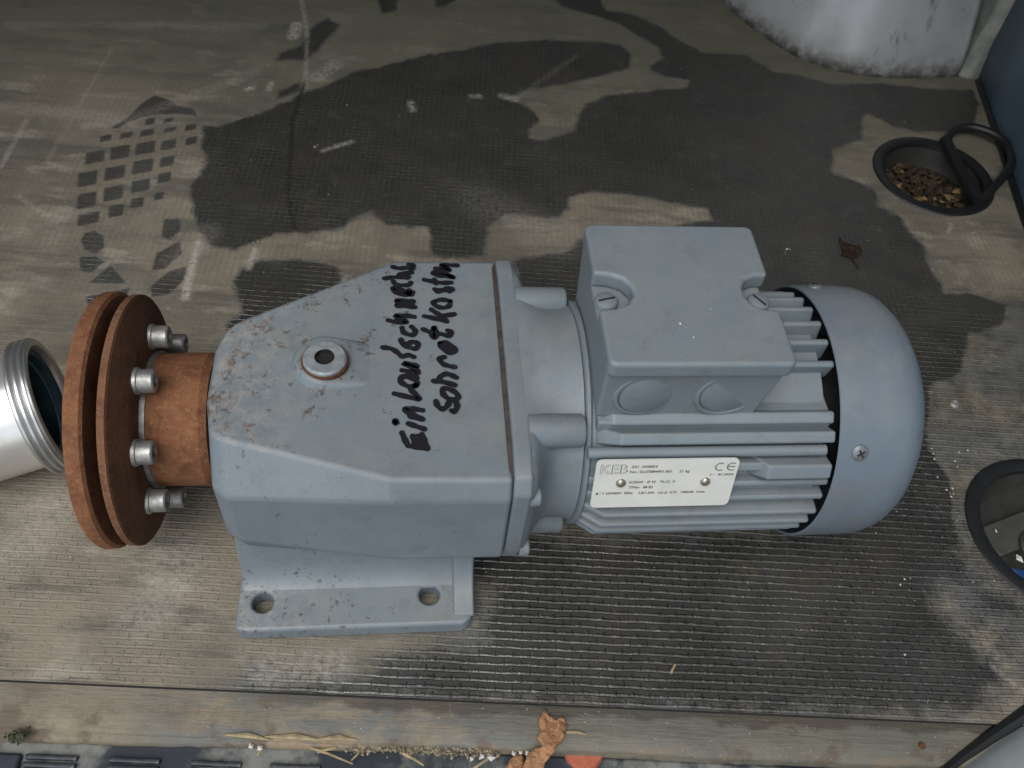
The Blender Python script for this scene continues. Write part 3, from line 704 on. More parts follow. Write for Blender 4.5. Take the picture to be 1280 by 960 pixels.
arch_path = smooth_path([(318, 900), (330, 740), (352, 664), (380, 600), (416, 549), (455, 525), (500, 516), (548, 518), (594, 523)])
swept_wall(arch_path, [(-1, 0), (12, 1.5), (35, 8), (65, 19), (100, 34), (140, 54), (180, 80), (215, 112), (240, 150), (252, 190)], 'wheel_arch', M_ARCH,
           'worn pale grey wheel arch box bulging into the van', 'wheel arch')
tag(MB().prism([(594, 523), (604, 516), (617, 517), (640, 560), (600, 560)], -1, 600, None,
        [(606, 523), (616, 516), (636, 517), (660, 560), (612, 560)]).build('door_pillar', M_PILLAR, bevel=3),
    'scraped pale upright pillar between wheel arch and blue side wall', 'pillar')
swept_wall([(617, 517.5), (603, 440), (588, 370), (573, 303), (552, 200), (534, 80), (520, -40), (512, -130)],
           [(-1, 0), (4, -1), (40, -7), (300, -14), (700, -10), (1150, 30)], 'side_wall', M_WALL, 'plain dark blue grey van side wall at the far right', 'wall')
tag(MB().tube([(x - 3, y, 1.5) for x, y in [(616, 512), (601, 440), (586, 370), (571, 303), (550, 200), (532, 80), (518, -40)]], 3.2, 8).build('wall_gap_strip', M_BLACK),
    'black strip added for the dark gap along the foot of the blue side wall', 'gap strip')  # shade of the gap at the wall foot, built as a black strip
# rest of the van body that shades the floor and shows in the wet reflections
van_obj(MB().box(-900, 800, 1598, 1600, -5, 1250), 'bulkhead', M_VAN, 'grey bulkhead closing the far end of the van')
van_obj(MB().box(-902, -900, FRONT, 1600, -5, 1250), 'left_wall', M_VAN, 'grey left side lining of the van')
van_obj(MB().box(-900, 800, -80, 1600, 1050, 1052), 'van_roof', M_VAN, 'grey roof lining of the van')

van_obj(MB().box(476, 480, -900, FRONT - 60, -300, 1250), 'sky_block_door', M_VAN_DARK, 'added unseen door panel blocking sky light on the right')  # out-of-view door, added to keep sky light off the right floor
# bottom right: rounded silver body edge with black seal
edge = empty('door_frame_edge', (330, -190, 0))
tag(edge, 'rounded silver grey door frame edge with black seal in the right front corner', 'door frame')
p0, p1 = Vector((240, -224, -6)), Vector((430, -137, -2))
dirv = (p1 - p0).normalized()
side = Vector((dirv.y, -dirv.x, 0))
prof = []
vs = []
for k in range(15):
    a = math.pi * (0.08 + 0.92 * k / 14)
    prof.append((-math.cos(a) * 34 + 38, math.sin(a) * 26 - 8))
for j in range(9):
    p = p0 + (p1 - p0) * j / 8 + side * (-5 * math.sin(math.pi * j / 8))
    vs += [p + side * u + Vector((0, 0, v)) for u, v in prof]
fs = [(j * 15 + k, j * 15 + k + 1, (j + 1) * 15 + k + 1, (j + 1) * 15 + k) for j in range(8) for k in range(14)]
MB().add(vs, fs).build('body_panel', M_BODY, edge, sharp=60)
MB().tube([p0 + (p1 - p0) * j / 8 + side * (2 - 5 * math.sin(math.pi * j / 8)) + Vector((0, 0, 2)) for j in range(9)], [1.6, 1.8, 2.2, 3, 4, 5, 6, 6, 6], 8).build('rubber_seal', M_BLACK, edge)

# ------------------------------------------------------------------ floor pans
def ring_shape(mb, cx, cy, prof, seg=56):
    """prof: (radius, z) closed loop swept round the vertical"""
    n = len(prof)
    vs, fs = [], []
    for k in range(seg):
        t = 2 * math.pi * k / seg
        for r, z in prof:
            vs.append((cx + r * math.cos(t), cy + r * math.sin(t), z))
    for k in range(seg):
        k2 = (k + 1) % seg
        for i in range(n):
            j = (i + 1) % n
            fs.append((k * n + i, k2 * n + i, k2 * n + j, k * n + j))
    return mb.add(vs, fs)

def crumbs(name, mat, spots, parent=None, **kw):
    """irregular grains; spots: (x, y, z, size)"""
    mb = MB()
    for x, y, z, s_ in spots:
        rr = rng.uniform(0.6, 1.25, 6) * s_
        a = rng.uniform(0, 6.28)
        ca, sa = math.cos(a), math.sin(a)
        base = [(rr[0], 0, 0), (0, rr[1] * .8, 0), (-rr[2], 0, 0), (0, -rr[3] * .7, 0), (0, 0, rr[4] * .7), (0, 0, -rr[5] * .4)]
        vv = [(x + u * ca - v * sa, y + u * sa + v * ca, z + h) for u, v, h in base]
        mb.add(vv, [(0, 1, 4), (1, 2, 4), (2, 3, 4), (3, 0, 4), (1, 0, 5), (2, 1, 5), (3, 2, 5), (0, 3, 5)])
    return mb.build(name, mat, parent, smooth=False, **kw)

def pan(name, c, label, depth):
    cx, cy, r = c
    t = empty(name, (cx, cy, 0))
    tag(t, label, 'floor recess')
    ring_shape(MB(), cx, cy, [(r - 10.5, -3), (r - 10, 0.8), (r - 5, 2.6), (r, 1.6), (r + 0.8, 0.2), (r, -2)]).build('rim', M_BLACK, t)
    ring_shape(MB(), cx, cy, [(r - 6, -1), (r - 10, -2.5), (r - 14, -depth + 3), (r - 16, -depth), (0.5, -depth - 0.5), (0.5, -depth - 2), (r - 12, -depth - 2), (r - 5, -2)]).build('bowl', M_LINER, t)
    return t
pa = pan('tie_down_recess', PAN_A, 'round black tie-down recess full of brown leaf litter, by the side wall', 22)
cx, cy, r = PAN_A
sp = []
for k in range(420):
    a, q = rng.uniform(0, 6.28), math.sqrt(rng.uniform(0, 1)) * 42
    sp.append((cx - 6 + q * math.cos(a), cy - 5 + q * math.sin(a), -20 + rng.uniform(0, 5), rng.uniform(1.5, 7) * rng.uniform(0.5, 1)))
crumbs('leaf_litter', rust_material('brown_litter', (0.075, 0.052, 0.027), (0.028, 0.022, 0.015), (0.12, 0.085, 0.042)), sp, pa, )['kind'] = 'stuff'
sp = [(cx - 28 + 8 * k + rng.normal() * 3, cy - 22 - 4 * k + 0.8 * k * k + rng.normal() * 3, -11, rng.uniform(3, 6.5)) for k in range(8)] + [(cx - 30, cy - 2, -12, 5), (cx - 20, cy + 20, -12, 3)]
crumbs('yellow_leaf_bits', plain('ochre_leaf', (0.2, 0.125, 0.055), 0.8, 0, 0.3, 150), sp, pa)['kind'] = 'stuff'
ring_tube = [(528, 398, 4), (540, 410, 9), (556, 413, 12), (574, 404, 13), (584, 388, 13), (582, 366, 12), (570, 346, 11), (552, 328, 9), (536, 314, 6), (526, 310, 4)]
MB().tube(smooth_path(ring_tube, 5), 4.1, 12).build('lashing_ring', M_BLACK, pa)
MB().tube([(530, 402, 3), (527, 370, 4), (525, 340, 4), (528, 306, 3)], [6, 5.2, 5.2, 6], 10).build('hinge_bar', M_BLACK, pa)
pb = pan('fixing_recess', PAN_B, 'round black recess with blue plastic bit, cut by the right picture edge', 20)
cx, cy, r = PAN_B
MB().box(cx - 38, cx + 40, cy + 2, cy + 26, -19, -14, Matrix.Translation((cx, cy, 0)) @ Matrix.Rotation(R(18), 4, 'Z') @ Matrix.Translation((-cx, -cy, 0))).build('bracket', plain('pale_bracket', (0.05, 0.05, 0.042), 0.6, 0, 0.2, 80), pb, bevel=1.5)
MB().lathe([(-20, 16), (-11, 16), (-9, 14), (-9, 9), (-13, 8.5), (-13, 0.2)], Matrix.Translation((cx - 4, cy - 6, 0)) @ Matrix.Rotation(R(-90), 4, 'Y'), 28).build('fixing_nut', M_STEEL_DARK, pb)
MB().prism([(cx - 38, cy - 20), (cx - 16, cy - 26), (cx + 8, cy - 30), (cx + 12, cy - 44), (cx - 14, cy - 46), (cx - 30, cy - 40)], -18, -8).build('blue_fragment', M_BLUE, pb, bevel=2)
crumbs('pale_chip', M_CRUMB, [(cx - 27, cy - 14, -9, 4), (cx - 33, cy + 9, -12, 1.8)], pb)['kind'] = 'stuff'
crumbs('rust_bits', M_RUST, [(cx - 12 + 4 * k, cy - 20 + rng.normal(), -10, 4) for k in range(5)], pb)['kind'] = 'stuff'

sr = MB().lathe([(0.2, 4.2), (1.4, 3.6), (2.0, 2.2), (1.6, 1.2), (1.0, 0.1)], Matrix.Translation((408, 70, 0)) @ Matrix.Rotation(R(-90), 4, 'Y'), 20).build('floor_screw', M_ZINC)
tag(sr, 'small round steel screw in the floor right of the fan cover', 'screw')
sr = MB().lathe([(-2.4, 2.3), (-1.6, 2.0), (-1.2, 1.2), (-1.5, 0.1)], Matrix.Translation((288, -181, 0)) @ Matrix.Rotation(R(-90), 4, 'Y'), 20).build('sill_screw', M_RUST_DARK)
tag(sr, 'rusty screw in the sill near the silver door frame edge', 'screw')

# ------------------------------------------------------------------ threaded tube on the left
def x_axis_to(p, a, tilt=0.0):
    return Matrix.Translation(p) @ Matrix.Rotation(a, 4, 'Z') @ Matrix.Rotation(tilt, 4, 'Y')
pc = Vector((-240.3, 44.1, 44.8))
pipe = empty('threaded_pipe', (-290, 6, 0))
tag(pipe, 'silver metal pipe with threaded collar lying beside the rusty flange', 'pipe')
PM = x_axis_to(pc, R(16.8), R(-6.6))
prof = [(-13, 38), (-13, 41.8)]
for k in range(3):
    a_ = -12.6 + 4.1 * k
    prof += [(a_, 42.0), (a_ + 1.1, 44.0), (a_ + 2.4, 44.0), (a_ + 3.5, 41.8)]
prof += [(0, 42.6), (0.4, 41.6), (0.2, 38.4), (-2, 37.2), (-9, 36.8), (-13, 36.8), (-13, 38)]
MB().lathe(prof, PM, 72, cap=False).build('threaded_collar', M_ALU_RING, pipe, sharp=40)
MB().lathe([(-13, 38.0), (-62, 38.0), (-62, 35), (-13, 35), (-13, 38.0)], PM, 72, cap=False).build('tube', M_ALU, pipe)
MB().lathe([(-4, 36.9), (-4.5, 34), (-8, 32.5), (-20, 32), (-20, 36.9)], PM, 64, cap=False).build('seal_ring', M_TEAL, pipe)
MB().lathe([(-9, 32.4), (-10, 31), (-11, 32.2)], PM, 64, cap=False).build('seal_lip', plain('blue_seal_lip', (0.05, 0.16, 0.21), 0.35, 0, 0.2, 60), pipe)
MB().lathe([(-30, 34.8), (-30, 0.5)], PM, 48, cap=False).build('inner_disc', M_DARK, pipe)

# ------------------------------------------------------------------ the geared motor
H = 90.5
gm = empty('gear_motor', (50, 0, 0))
tag(gm, 'blue grey electric gear motor with rusty flange coupling lying on the van floor', 'gear motor')

# gear housing: tapered cast box
def gsec(x, near, far):
    """half outlines (y, z) from the top edge down, near side and far side"""
    return [Vector((x, -a, b)) for a, b in near] + [Vector((x, a, b)) for a, b in reversed(far)]
gh = MB().loft([gsec(-121, [(24, 138), (40, 112), (40, 70), (30, 44)], [(8, 138), (24, 112), (30, 70), (26, 44)]),
                gsec(-116.5, [(47, 140.2), (66, 116), (66, 70), (54, 40)], [(22, 140), (42, 112), (48, 70), (42, 40)]),
                gsec(-109, [(52, 140.5), (73, 117), (72, 70), (60, 40)], [(29, 140.5), (46, 116), (56, 70), (50, 40)]),
                gsec(-23, [(78, 140.5), (84, 128), (84, 66), (66, 36)], [(78, 140.5), (84, 128), (84, 66), (66, 36)]),
                gsec(37.9, [(79.2, 140.5), (84.5, 128), (84.5, 66), (66, 36)], [(78.5, 140.5), (84.5, 128), (84.5, 66), (66, 36)])])
housing = gh.build('gear_housing', M_CAST, gm, bevel=4.2, seg=4, angle=12)
MB().lathe([(-124, 33), (-116, 34)], axis_x(0, 0, 86.4), 40).build('shaft_boss', M_DARK, housing)

# foot with two holes each side and a concave fillet up to the body
FX0, FX1 = -117, 22.5
me = plate_with_holes('foot_plate', [(FX0, -99), (FX0 + 5, -101), (FX1 - 6, -101), (FX1, -97), (FX1, 97), (FX1 - 6, 101), (FX0 + 5, 101), (FX0, 99)],
                      [(-102.5, -83, 6.3), (-3, -81.5, 6.3), (-102.5, 83, 6.3), (-3, 81.5, 6.3)], 0.2, 13.5)
link('foot_plate', me, M_CAST, housing, bevel=2.2, seg=3, angle=50)
fil = [(-76.6, 13.3), (-74, 14.2), (-71, 16.6), (-68.5, 20.5), (-66.5, 27), (-65, 36), (-63, 48), (-60, 62)]
for sgn in (1, -1):
    fm = MB()
    pts = [(y * sgn, z) for y, z in fil] + [(-40 * sgn, 62), (-40 * sgn, 10), (-76.6 * sgn, 10)]
    fm.loft([[Vector((x, y, z)) for y, z in pts] for x in (FX0 + 1.5, FX1 - 4)])
    rib = [(-96 * sgn, 11), (-96 * sgn, 14.0), (-86 * sgn, 16.2), (-78 * sgn, 20), (-72 * sgn, 27), (-68 * sgn, 38), (-65.5 * sgn, 52), (-50 * sgn, 62), (-50 * sgn, 11)]
    fm.loft([[Vector((x, y, z)) for y, z in rib] for x in (FX1 - 11, FX1 + 1.5)])
    fm.build('foot_web', M_CAST, housing, bevel=3.0, seg=4, angle=50)

# raised flat for the filler plug, and the plug
tongue = []
for k in range(13):
    a = math.pi / 2 + math.pi * k / 12
    tongue.append((-60 + 19 * math.cos(a), -2 + 19 * math.sin(a)))
tongue += [(-33, -18), (-33, 13)]
topt = [(-60 + (x + 60) * 0.86, -2 + (y + 2) * 0.86) for x, y in tongue]
vs = [(x, y, 139.2) for x, y in tongue] + [(x, y, 145.2 - max(0, (x + 62)) * 0.176) for x, y in topt]
n_ = len(tongue)
MB().add(vs, [tuple(range(n_, 2 * n_))] + [(i, (i + 1) % n_, n_ + (i + 1) % n_, n_ + i) for i in range(n_)]).build('plug_boss', M_CAST, housing, bevel=2.2, seg=3, angle=20)
ZA = Matrix.Rotation(R(-90), 4, 'Y')
pl = MB().lathe([(143.5, 11.8), (147.0, 11.8), (148.2, 10.8), (148.4, 6.2), (148.3, 5.4)], Matrix.Translation((-60, -4, 0)) @ ZA, 40, cap=False)
hexs = [(-60 + 5.4 * math.cos(math.pi * k / 3), -4 + 5.4 * math.sin(math.pi * k / 3)) for k in range(6)]
hx_floor = [(x, y, 146.0) for x, y in hexs]
plug = pl.build('filler_plug', plain('greased_plug', (0.30, 0.33, 0.35), 0.4, 0.3, 0.2, 200), housing)
MB().add(hx_floor, [(0, 1, 2, 3, 4, 5)]).add([(x, y, z) for z in (146.0, 148.3) for x, y in hexs], [(i, (i + 1) % 6, 6 + (i + 1) % 6, 6 + i) for i in range(6)]).build('hex_socket', M_DARK, housing, smooth=False)
MB().lathe([(143.3, 13.0), (145.6, 12.8), (145.7, 11.5)], Matrix.Translation((-60, -4, 0)) @ ZA, 40, cap=False).build('plug_washer', M_RUST_DARK, housing)

# marker handwriting: flat ink strokes on the top face
mk = MB()
ZI = 140.95
for st in MARKER_STROKES:
    st = [(a, b if b < 55 else 55 + (b - 55) * 0.78) for a, b in st]      # the writing stops short of the far edge
    p = smooth_path([(a, b) for a, b in st], 5) if len(st) > 2 else [tuple(st[0]), tuple((np.array(st[0]) + np.array(st[1])) / 2), tuple(st[1])]
    n = len(p)
    rad = 1.65
    vs, fs = [], []
    ph = rng.uniform(0, 6)
    for i in range(n):
        a, b = Vector(p[max(i - 1, 0)]), Vector(p[min(i + 1, n - 1)])
        t = (b - a)
        t = t.normalized() if t.length > 1e-6 else Vector((1, 0))
        nn = Vector((-t.y, t.x))
        wd = rad * (1 + 0.13 * math.sin(i * 0.9 + ph))
        c_ = Vector(p[i])
        vs += [(*(c_ + nn * wd), ZI), (*(c_ - nn * wd), ZI)]
    fs = [(2 * i, 2 * i + 1, 2 * i + 3, 2 * i + 2) for i in range(n - 1)]
    for e_, sg in ((0, -1), (n - 1, 1)):
        a, b = Vector(p[max(e_ - 1, 0)]), Vector(p[min(e_ + 1, n - 1)])
        t = (b - a).normalized() * sg
        nn = Vector((-t.y, t.x))
        k0 = len(vs)
        vs += [(*(Vector(p[e_]) + (nn * math.cos(q) + t * math.sin(q)) * rad), ZI) for q in np.linspace(0, math.pi, 7)]
        fs.append(tuple(range(k0, k0 + 7)))
    ZI += 0.012
    mk.add(vs, fs)
ink = mk.build('marker_writing', M_MARKER, housing, smooth=False)
ink['label'] = 'black marker handwriting Einlaufschnecke Schrotkasten'

# adapter flange and bell
fl_poly = [(-62, 146), (-79, 141.5), (-84.5, 132), (-82, 70), (-76, 50), (-58, 38), (58, 38), (76, 50), (82, 70), (84.5, 132), (79, 141.5), (62, 146)]
ad = MB().loft([[Vector((x, y, z)) for y, z in fl_poly] for x in (38.4, 48.5)])
flange = ad.build('adapter_flange', M_CAST, gm, bevel=2.0, seg=3, angle=20)
MB().loft([[Vector((x, y * .965, 90 + (z - 90) * .965)) for y, z in fl_poly] for x in (36, 39)]).build('gasket', plain('rusty_gasket', (0.05, 0.042, 0.038), 0.8, 0, 0.4, 160), flange)
def poly_radius(poly, t):
    """distance from the axis to the outline in direction t (y, z plane)"""
    u = Vector((math.cos(t), math.sin(t)))
    best = 60.0
    for i in range(len(poly)):
        a_, b_ = Vector(poly[i - 1]) - Vector((0, H)), Vector(poly[i]) - Vector((0, H))
        e_ = b_ - a_
        den = u.x * e_.y - u.y * e_.x
        if abs(den) < 1e-9: continue
        q_ = (a_.x * e_.y - a_.y * e_.x) / den
        w_ = (a_.x * u.y - a_.y * u.x) / den
        if q_ > 0 and -1e-6 <= w_ <= 1 + 1e-6: best = q_
    return best
secs = []
for x, k, rr in ((47, .97, 64), (50, .9, 64), (53, .66, 64), (57, .36, 64), (61, .12, 63.5), (66, 0, 63.2), (74, 0, 63.6), (79.4, 0, 65.2)):
    secs.append([Vector((x, (poly_radius(fl_poly, t) * k + rr * (1 - k)) * math.cos(t), H + (poly_radius(fl_poly, t) * k + rr * (1 - k)) * math.sin(t)))
                 for t in np.linspace(0, 2 * math.pi, 96, endpoint=False)])
MB().loft(secs).build('bell', M_CAST, flange, sharp=45)
for a in (45, 135, 225, 315):
    c_, s_ = math.cos(R(a)), math.sin(R(a))
    MB().lathe([(48, 10), (52, 9.4), (77, 9.2), (78.6, 8.0), (78.6, 0.1)], axis_x(0, c_ * 66.5, H + s_ * 66.5), 28).build('stud_boss', M_CAST, flange, sharp=50)
bolt_spots = [(76, 128), (-78, 122), (-76, 62), (76, 62), (0, 140)]
bproto = None
for (y, z) in bolt_spots:
    if bproto is None:
        bproto = MB().lathe([(48, 5.6), (53.2, 5.4), (54, 4.6), (54, 2.8), (51, 2.6), (51, 0.1)], axis_x(0, 0, 0), 20).build('flange_bolt', M_PAINT, flange)
        b = bproto
    else:
        b = bproto.copy()
        C.objects.link(b)
    b.location = Vector((0, y, z)) * S

# motor housing with fins
mh = MB().lathe([(79.8, 60), (80, 67), (80.5, 68), (82.4, 68), (83, 67), (84, 66), (92, 66), (214, 66.5), (215.5, 62), (215.5, 20)], axis_x(0, 0, H), 96, cap=True)
motor = mh.build('motor_housing', M_PAINT, gm, sharp=40)
def fin(phi, x0=82, x1=219.5, r1=74.2, th=3.9, lead=12):
    M_ = Matrix.Translation((0, 0, H)) @ Matrix.Rotation(R(phi), 4, 'X')
    # local: outwards = -Y
    prof = [(x0, 60), (x0 + 0.5, 66.5), (x0 + lead, r1), (x1, r1), (x1, 60)]
    vs = []
    for sgn in (-1, 1):
        for x, rr in prof:
            k = th * (0.75 if rr < 70 else 0.5)
            vs.append(M_ @ Vector((x, -rr, sgn * k)))
    n = len(prof)
    fs = [tuple(range(n)), tuple(range(2 * n - 1, n - 1, -1))] + [(i, n + i, n + (i + 1) % n, (i + 1) % n) for i in range(n)]
    return MB().add(vs, fs)
# phi measured from the near horizontal upwards; rotation about X by -phi turns -Y up
for ph in (-75, -64, -53, -42, -31, -20.5, -10, 0, 10, 19):
    f_ = fin(-ph, r1=72.5 if ph in (10, 19) else 74.2)
    f_.build('cooling_fin', M_PAINT, motor, bevel=1.5, seg=3, angle=40)
for ph in (74, 85, 96, 107, 118, 129, 140, 151, 162, 173, 184, 195, 206, 217, 228, 239, 250):
    x0 = 84 if ph > 120 else 150
    fin(-ph, x0=x0, r1=74.2 if ph < 200 else 73).build('cooling_fin', M_PAINT, motor, bevel=1.5, seg=3, angle=40)
# broad ledge fin under the terminal box, stud groove and lug
fin(-42.5, 85, 216.5, 77.0, 6.5, 12).build('cooling_fin', M_PAINT, motor, bevel=1.4, seg=3, angle=35)
fin(-50.5, 85, 216.5, 74.6, 6.5, 8).build('cooling_fin', M_PAINT, motor, bevel=1.4, seg=3, angle=35)
fin(-29, 84, 216.5, 74.5, 5.0, 8).build('cooling_fin', M_PAINT, motor, bevel=1.2, seg=3, angle=35)
fin(-27.5, 172, 216.5, 78.0, 9.0, 8).build('fixing_lug', M_PAINT, motor, bevel=1.6, seg=3, angle=35)
sx = Matrix.Translation((0, 0, H))
a = R(36)
MB().lathe([(80, 3.2), (213, 3.2)], axis_x(0, -72.4 * math.cos(a), H + 72.4 * math.sin(a)), 16).build('tie_stud', M_PAINT, motor)

# name plate on a flat pad
PHI = 15
PN = Vector((0, -math.cos(R(PHI)), math.sin(R(PHI))))
PU = Vector((0, math.sin(R(PHI)), math.cos(R(PHI))))
def plate_matrix(dist):
    o_ = Vector((0, 0, 90)) + PN * dist
    mt = Matrix.Identity(4)
    mt.col[0][:3] = (1, 0, 0)
    mt.col[1][:3] = PU
    mt.col[2][:3] = PN
    mt.translation = o_
    return mt
PMX = plate_matrix(0)
MB().box(90, 158, -4, 24, 55, 72.9, PMX).build('plate_pad', M_PAINT, motor, bevel=1)
np_poly = []
def rounded(x0, x1, y0, y1, r, k=6):
    out = []
    for cx_, cy_, a0 in ((x1 - r, y1 - r, 0), (x0 + r, y1 - r, 90), (x0 + r, y0 + r, 180), (x1 - r, y0 + r, 270)):
        for j in range(k + 1):
            t = R(a0 + 90 * j / k)
            out.append((cx_ + r * math.cos(t), cy_ + r * math.sin(t)))
    return out
plate = MB().prism(rounded(84.2, 163, -8.4, 26.6, 3.2), 73.0, 74.0, PMX).build('name_plate', M_PLATE, gm, sharp=40)
for x in (99.2, 146.4):
    MB().lathe([(74, 2.9), (75.0, 2.6), (75.8, 1.6), (76.0, 0.1)], PMX @ Matrix.Translation((x, 10.2, 0)) @ ZA, 20).build('rivet', M_RIVET, plate)

def text_mesh(txt, size, bold=0.0, space=1.0):
    cu = bpy.data.curves.new('print', 'FONT')
    cu.body = txt
    cu.size = size
    cu.offset = bold
    cu.space_character = space
    cu.resolution_u = 2
    ob = bpy.data.objects.new('print', cu)
    C.objects.link(ob)
    bpy.context.view_layer.update()
    me = bpy.data.meshes.new_from_object(ob)
    bpy.data.objects.remove(ob)
    bpy.data.curves.remove(cu)
    vs = [v.co.copy() for v in me.vertices]
    fs = [tuple(p.vertices) for p in me.polygons]
    bpy.data.meshes.remove(me)
    return vs, fs
def put_text(mb, txt, x, v, size, width=None, bold=0.0, space=1.0, lift=74.05):
    vs, fs = text_mesh(txt, size, bold, space)
    wdt = max(p.x for p in vs) - min(p.x for p in vs)
    k = width / wdt if width else 1.0
    mb.add([PMX @ Vector((x + p.x * k, v + p.y, lift)) for p in vs], fs)
    return mb
tx = MB()
put_text(tx, 'ZA1  DK80K4', 103.4, 20.9, 2.5, 14.5, 0.06)
put_text(tx, 'No.: 02.07884401.001     21 kg', 103.0, 17.2, 2.5, 33, 0.06)
put_text(tx, '0,55kW   IP 55   Th.Cl.  F', 103.8, 9.6, 2.5, 25.5, 0.06)
put_text(tx, '77Nm   IM B3', 104.0, 5.8, 2.5, 13.5, 0.06)
put_text(tx, 'Δ / Y 230/400V  50Hz     2,8/1,60A   cos φ  0,72   1400/68  1/min', 86.2, 1.6, 2.4, 61.5, 0.06)
put_text(tx, '3 ~   IEC 60034', 148.0, 14.4, 2.2, 13.2, 0.05)
tx.build('printed_text', M_INK, plate, smooth=False)
lg = MB()
put_text(lg, 'KEB', 86.2, 17.0, 9.2, 15.9, 0.22)
lg.build('logo_outline', M_INK_GREY, plate, smooth=False)
lg = MB()
put_text(lg, 'KEB', 86.2, 17.0, 9.2, 15.7, -0.08, 1.0, 74.09)
lg.build('logo_fill', M_PLATE, plate, smooth=False)
# CE mark: two open arcs and a bar
ce = MB()
for cx_, bar in ((152.2, False), (158.8, True)):
    pts = []
    for j in range(17):
        t = R(55 + 250 * j / 16)
        pts.append((cx_ + 0.6 + 3.0 * math.cos(t), 20.8 + 3.0 * math.sin(t), cx_ + 0.6 + 2.2 * math.cos(t), 20.8 + 2.2 * math.sin(t)))
    vs = []
    for a_, b_, c_, d_ in pts:
        vs += [PMX @ Vector((a_, b_, 74.05)), PMX @ Vector((c_, d_, 74.05))]
    ce.add(vs, [(2 * j, 2 * j + 2, 2 * j + 3, 2 * j + 1) for j in range(16)])
    if bar:
        ce.add([PMX @ Vector((cx_ + u, 20.8 + v_, 74.06)) for u, v_ in ((-1.8, -.4), (2.4, -.4), (2.4, .4), (-1.8, .4))], [(0, 1, 2, 3)])
ce.build('ce_mark', M_INK_GREY, plate, smooth=False)

# terminal box
TB = MB()
TB.prism([(84, -44.5), (171, -44.5), (171, 44.5), (84, 44.5)], 146, 187.5, None, [(82.6, -47), (176.5, -47), (176.5, 48.5), (82.6, 48.5)])
tbox = TB.build('terminal_box', M_PAINT, gm, bevel=2.2, seg=3, angle=30)
MB().prism([(85, -48.5), (216, -48.5), (216, 48.5), (85, 48.5)], 138, 146.4).build('box_pedestal', M_PAINT, tbox, bevel=1.5, seg=2)
for x, rr, dep in ((107, 14.0, 1.5), (151.5, 15.0, 0.35)):
    KM = Matrix.Translation((x, -45.5, 167)) @ Matrix.Rotation(R(-90 + 3.5), 4, 'Z')
    MB().lathe([(-2, rr), (dep - 0.5, rr), (dep, rr - 0.8), (dep + 0.05, 0.1)], KM, 40).build('knockout_plug', M_PAINT, tbox, sharp=50)
    ring = MB()
    ring.lathe([(-1, rr + 3.4), (0.35, rr + 3.0), (0.6, rr + 2.0), (0.3, rr + 1.0), (-1, rr + 0.8)], KM, 40, cap=False)
    ring.build('knockout_ring', M_PAINT, tbox, sharp=60)
def corner(cx_, cy_, a0, r=4.5):
    return [(cx_ + r * math.cos(R(a0 + 90 * k / 5)), cy_ + r * math.sin(R(a0 + 90 * k / 5))) for k in range(6)]
lidp = (corner(173.1, -46.3, 270) + [(177.6, -13.5), (170, -13), (164, -10), (161, -4), (161, 2), (164, 8), (170, 11), (177.6, 11.5)] + corner(173.1, 45.7, 0)
        + corner(86.3, 45.7, 90) + [(81.8, 11.5), (90, 11), (97, 8), (101, 2), (101, -4), (97, -10), (90, -13), (81.8, -13.5)] + corner(86.3, -46.3, 180))
lid = MB().prism(lidp, 187.4, 198.2).build('terminal_box_lid', M_PAINT, gm, bevel=2.4, seg=4, angle=35)
for x, rot in ((88.5, 15), (171.5, 125)):
    SM = Matrix.Translation((x, -1, 187.3))
    sc_ = MB().lathe([(0, 6.2), (3.0, 6.2), (4.2, 5.2), (4.4, 0.1)], SM @ ZA, 28).build('lid_screw', M_PAINT, lid, sharp=50)
    MB().box(-4.6, 4.6, -0.55, 0.55, 4.2, 4.55, SM @ Matrix.Rotation(R(rot), 4, 'Z')).build('screw_slot', M_DARK, lid, smooth=False)

crumbs('white_specks', M_CRUMB, [(140, -14, 198.1, .9), (139, -17, 198.1, .6), (122, -24, 198.1, 1.1), (124.5, -26.5, 198.1, .7), (127, -33, 198.1, .8), (126.5, -30, 198.1, .5)], lid)['kind'] = 'stuff'

# fan cover
fc = MB().lathe([(218.5, 78), (246, 78), (256, 77.2), (264, 74.5), (271, 69), (277, 61), (280.5, 52), (281.5, 40), (281.8, 0.2)], axis_x(0, 0, H), 96, cap=False)
fc.lathe([(218.5, 78), (218.1, 77.4), (218.5, 76.6), (246, 76.6), (262, 73.5), (276, 58), (280, 40), (280, 0.2)], axis_x(0, 0, H), 96, cap=False)
cover = fc.build('fan_cover', M_SHEET, gm, sharp=50)
MB().lathe([(216.2, 58), (218, 50), (240, 48), (240, 0.2)], axis_x(0, 0, H), 48, cap=False).build('fan', M_DARK, cover)
for a in (36, 126.5, 216, 306):
    CM = Matrix.Translation((0, 0, H)) @ Matrix.Rotation(R(-a), 4, 'X') @ Matrix.Translation((230.5, -77.7, 0)) @ Matrix.Rotation(R(-90), 4, 'Z')
    cs = MB().lathe([(0, 4.9), (0.9, 4.7), (1.9, 3.4), (2.1, 0.1)], CM, 24).build('cover_screw', plain('screw_zinc', (0.16, 0.18, 0.195), 0.45, 0.3, 0.15, 300), cover)
    cross = MB()
    cross.box(1.9, 2.3, -2.4, 2.4, -0.45, 0.45, CM @ Matrix.Rotation(R(30), 4, 'X'))
    cross.box(1.9, 2.32, -0.45, 0.45, -2.4, 2.4, CM @ Matrix.Rotation(R(30), 4, 'X'))
    cross.build('cross_slot', M_DARK, cover, smooth=False)

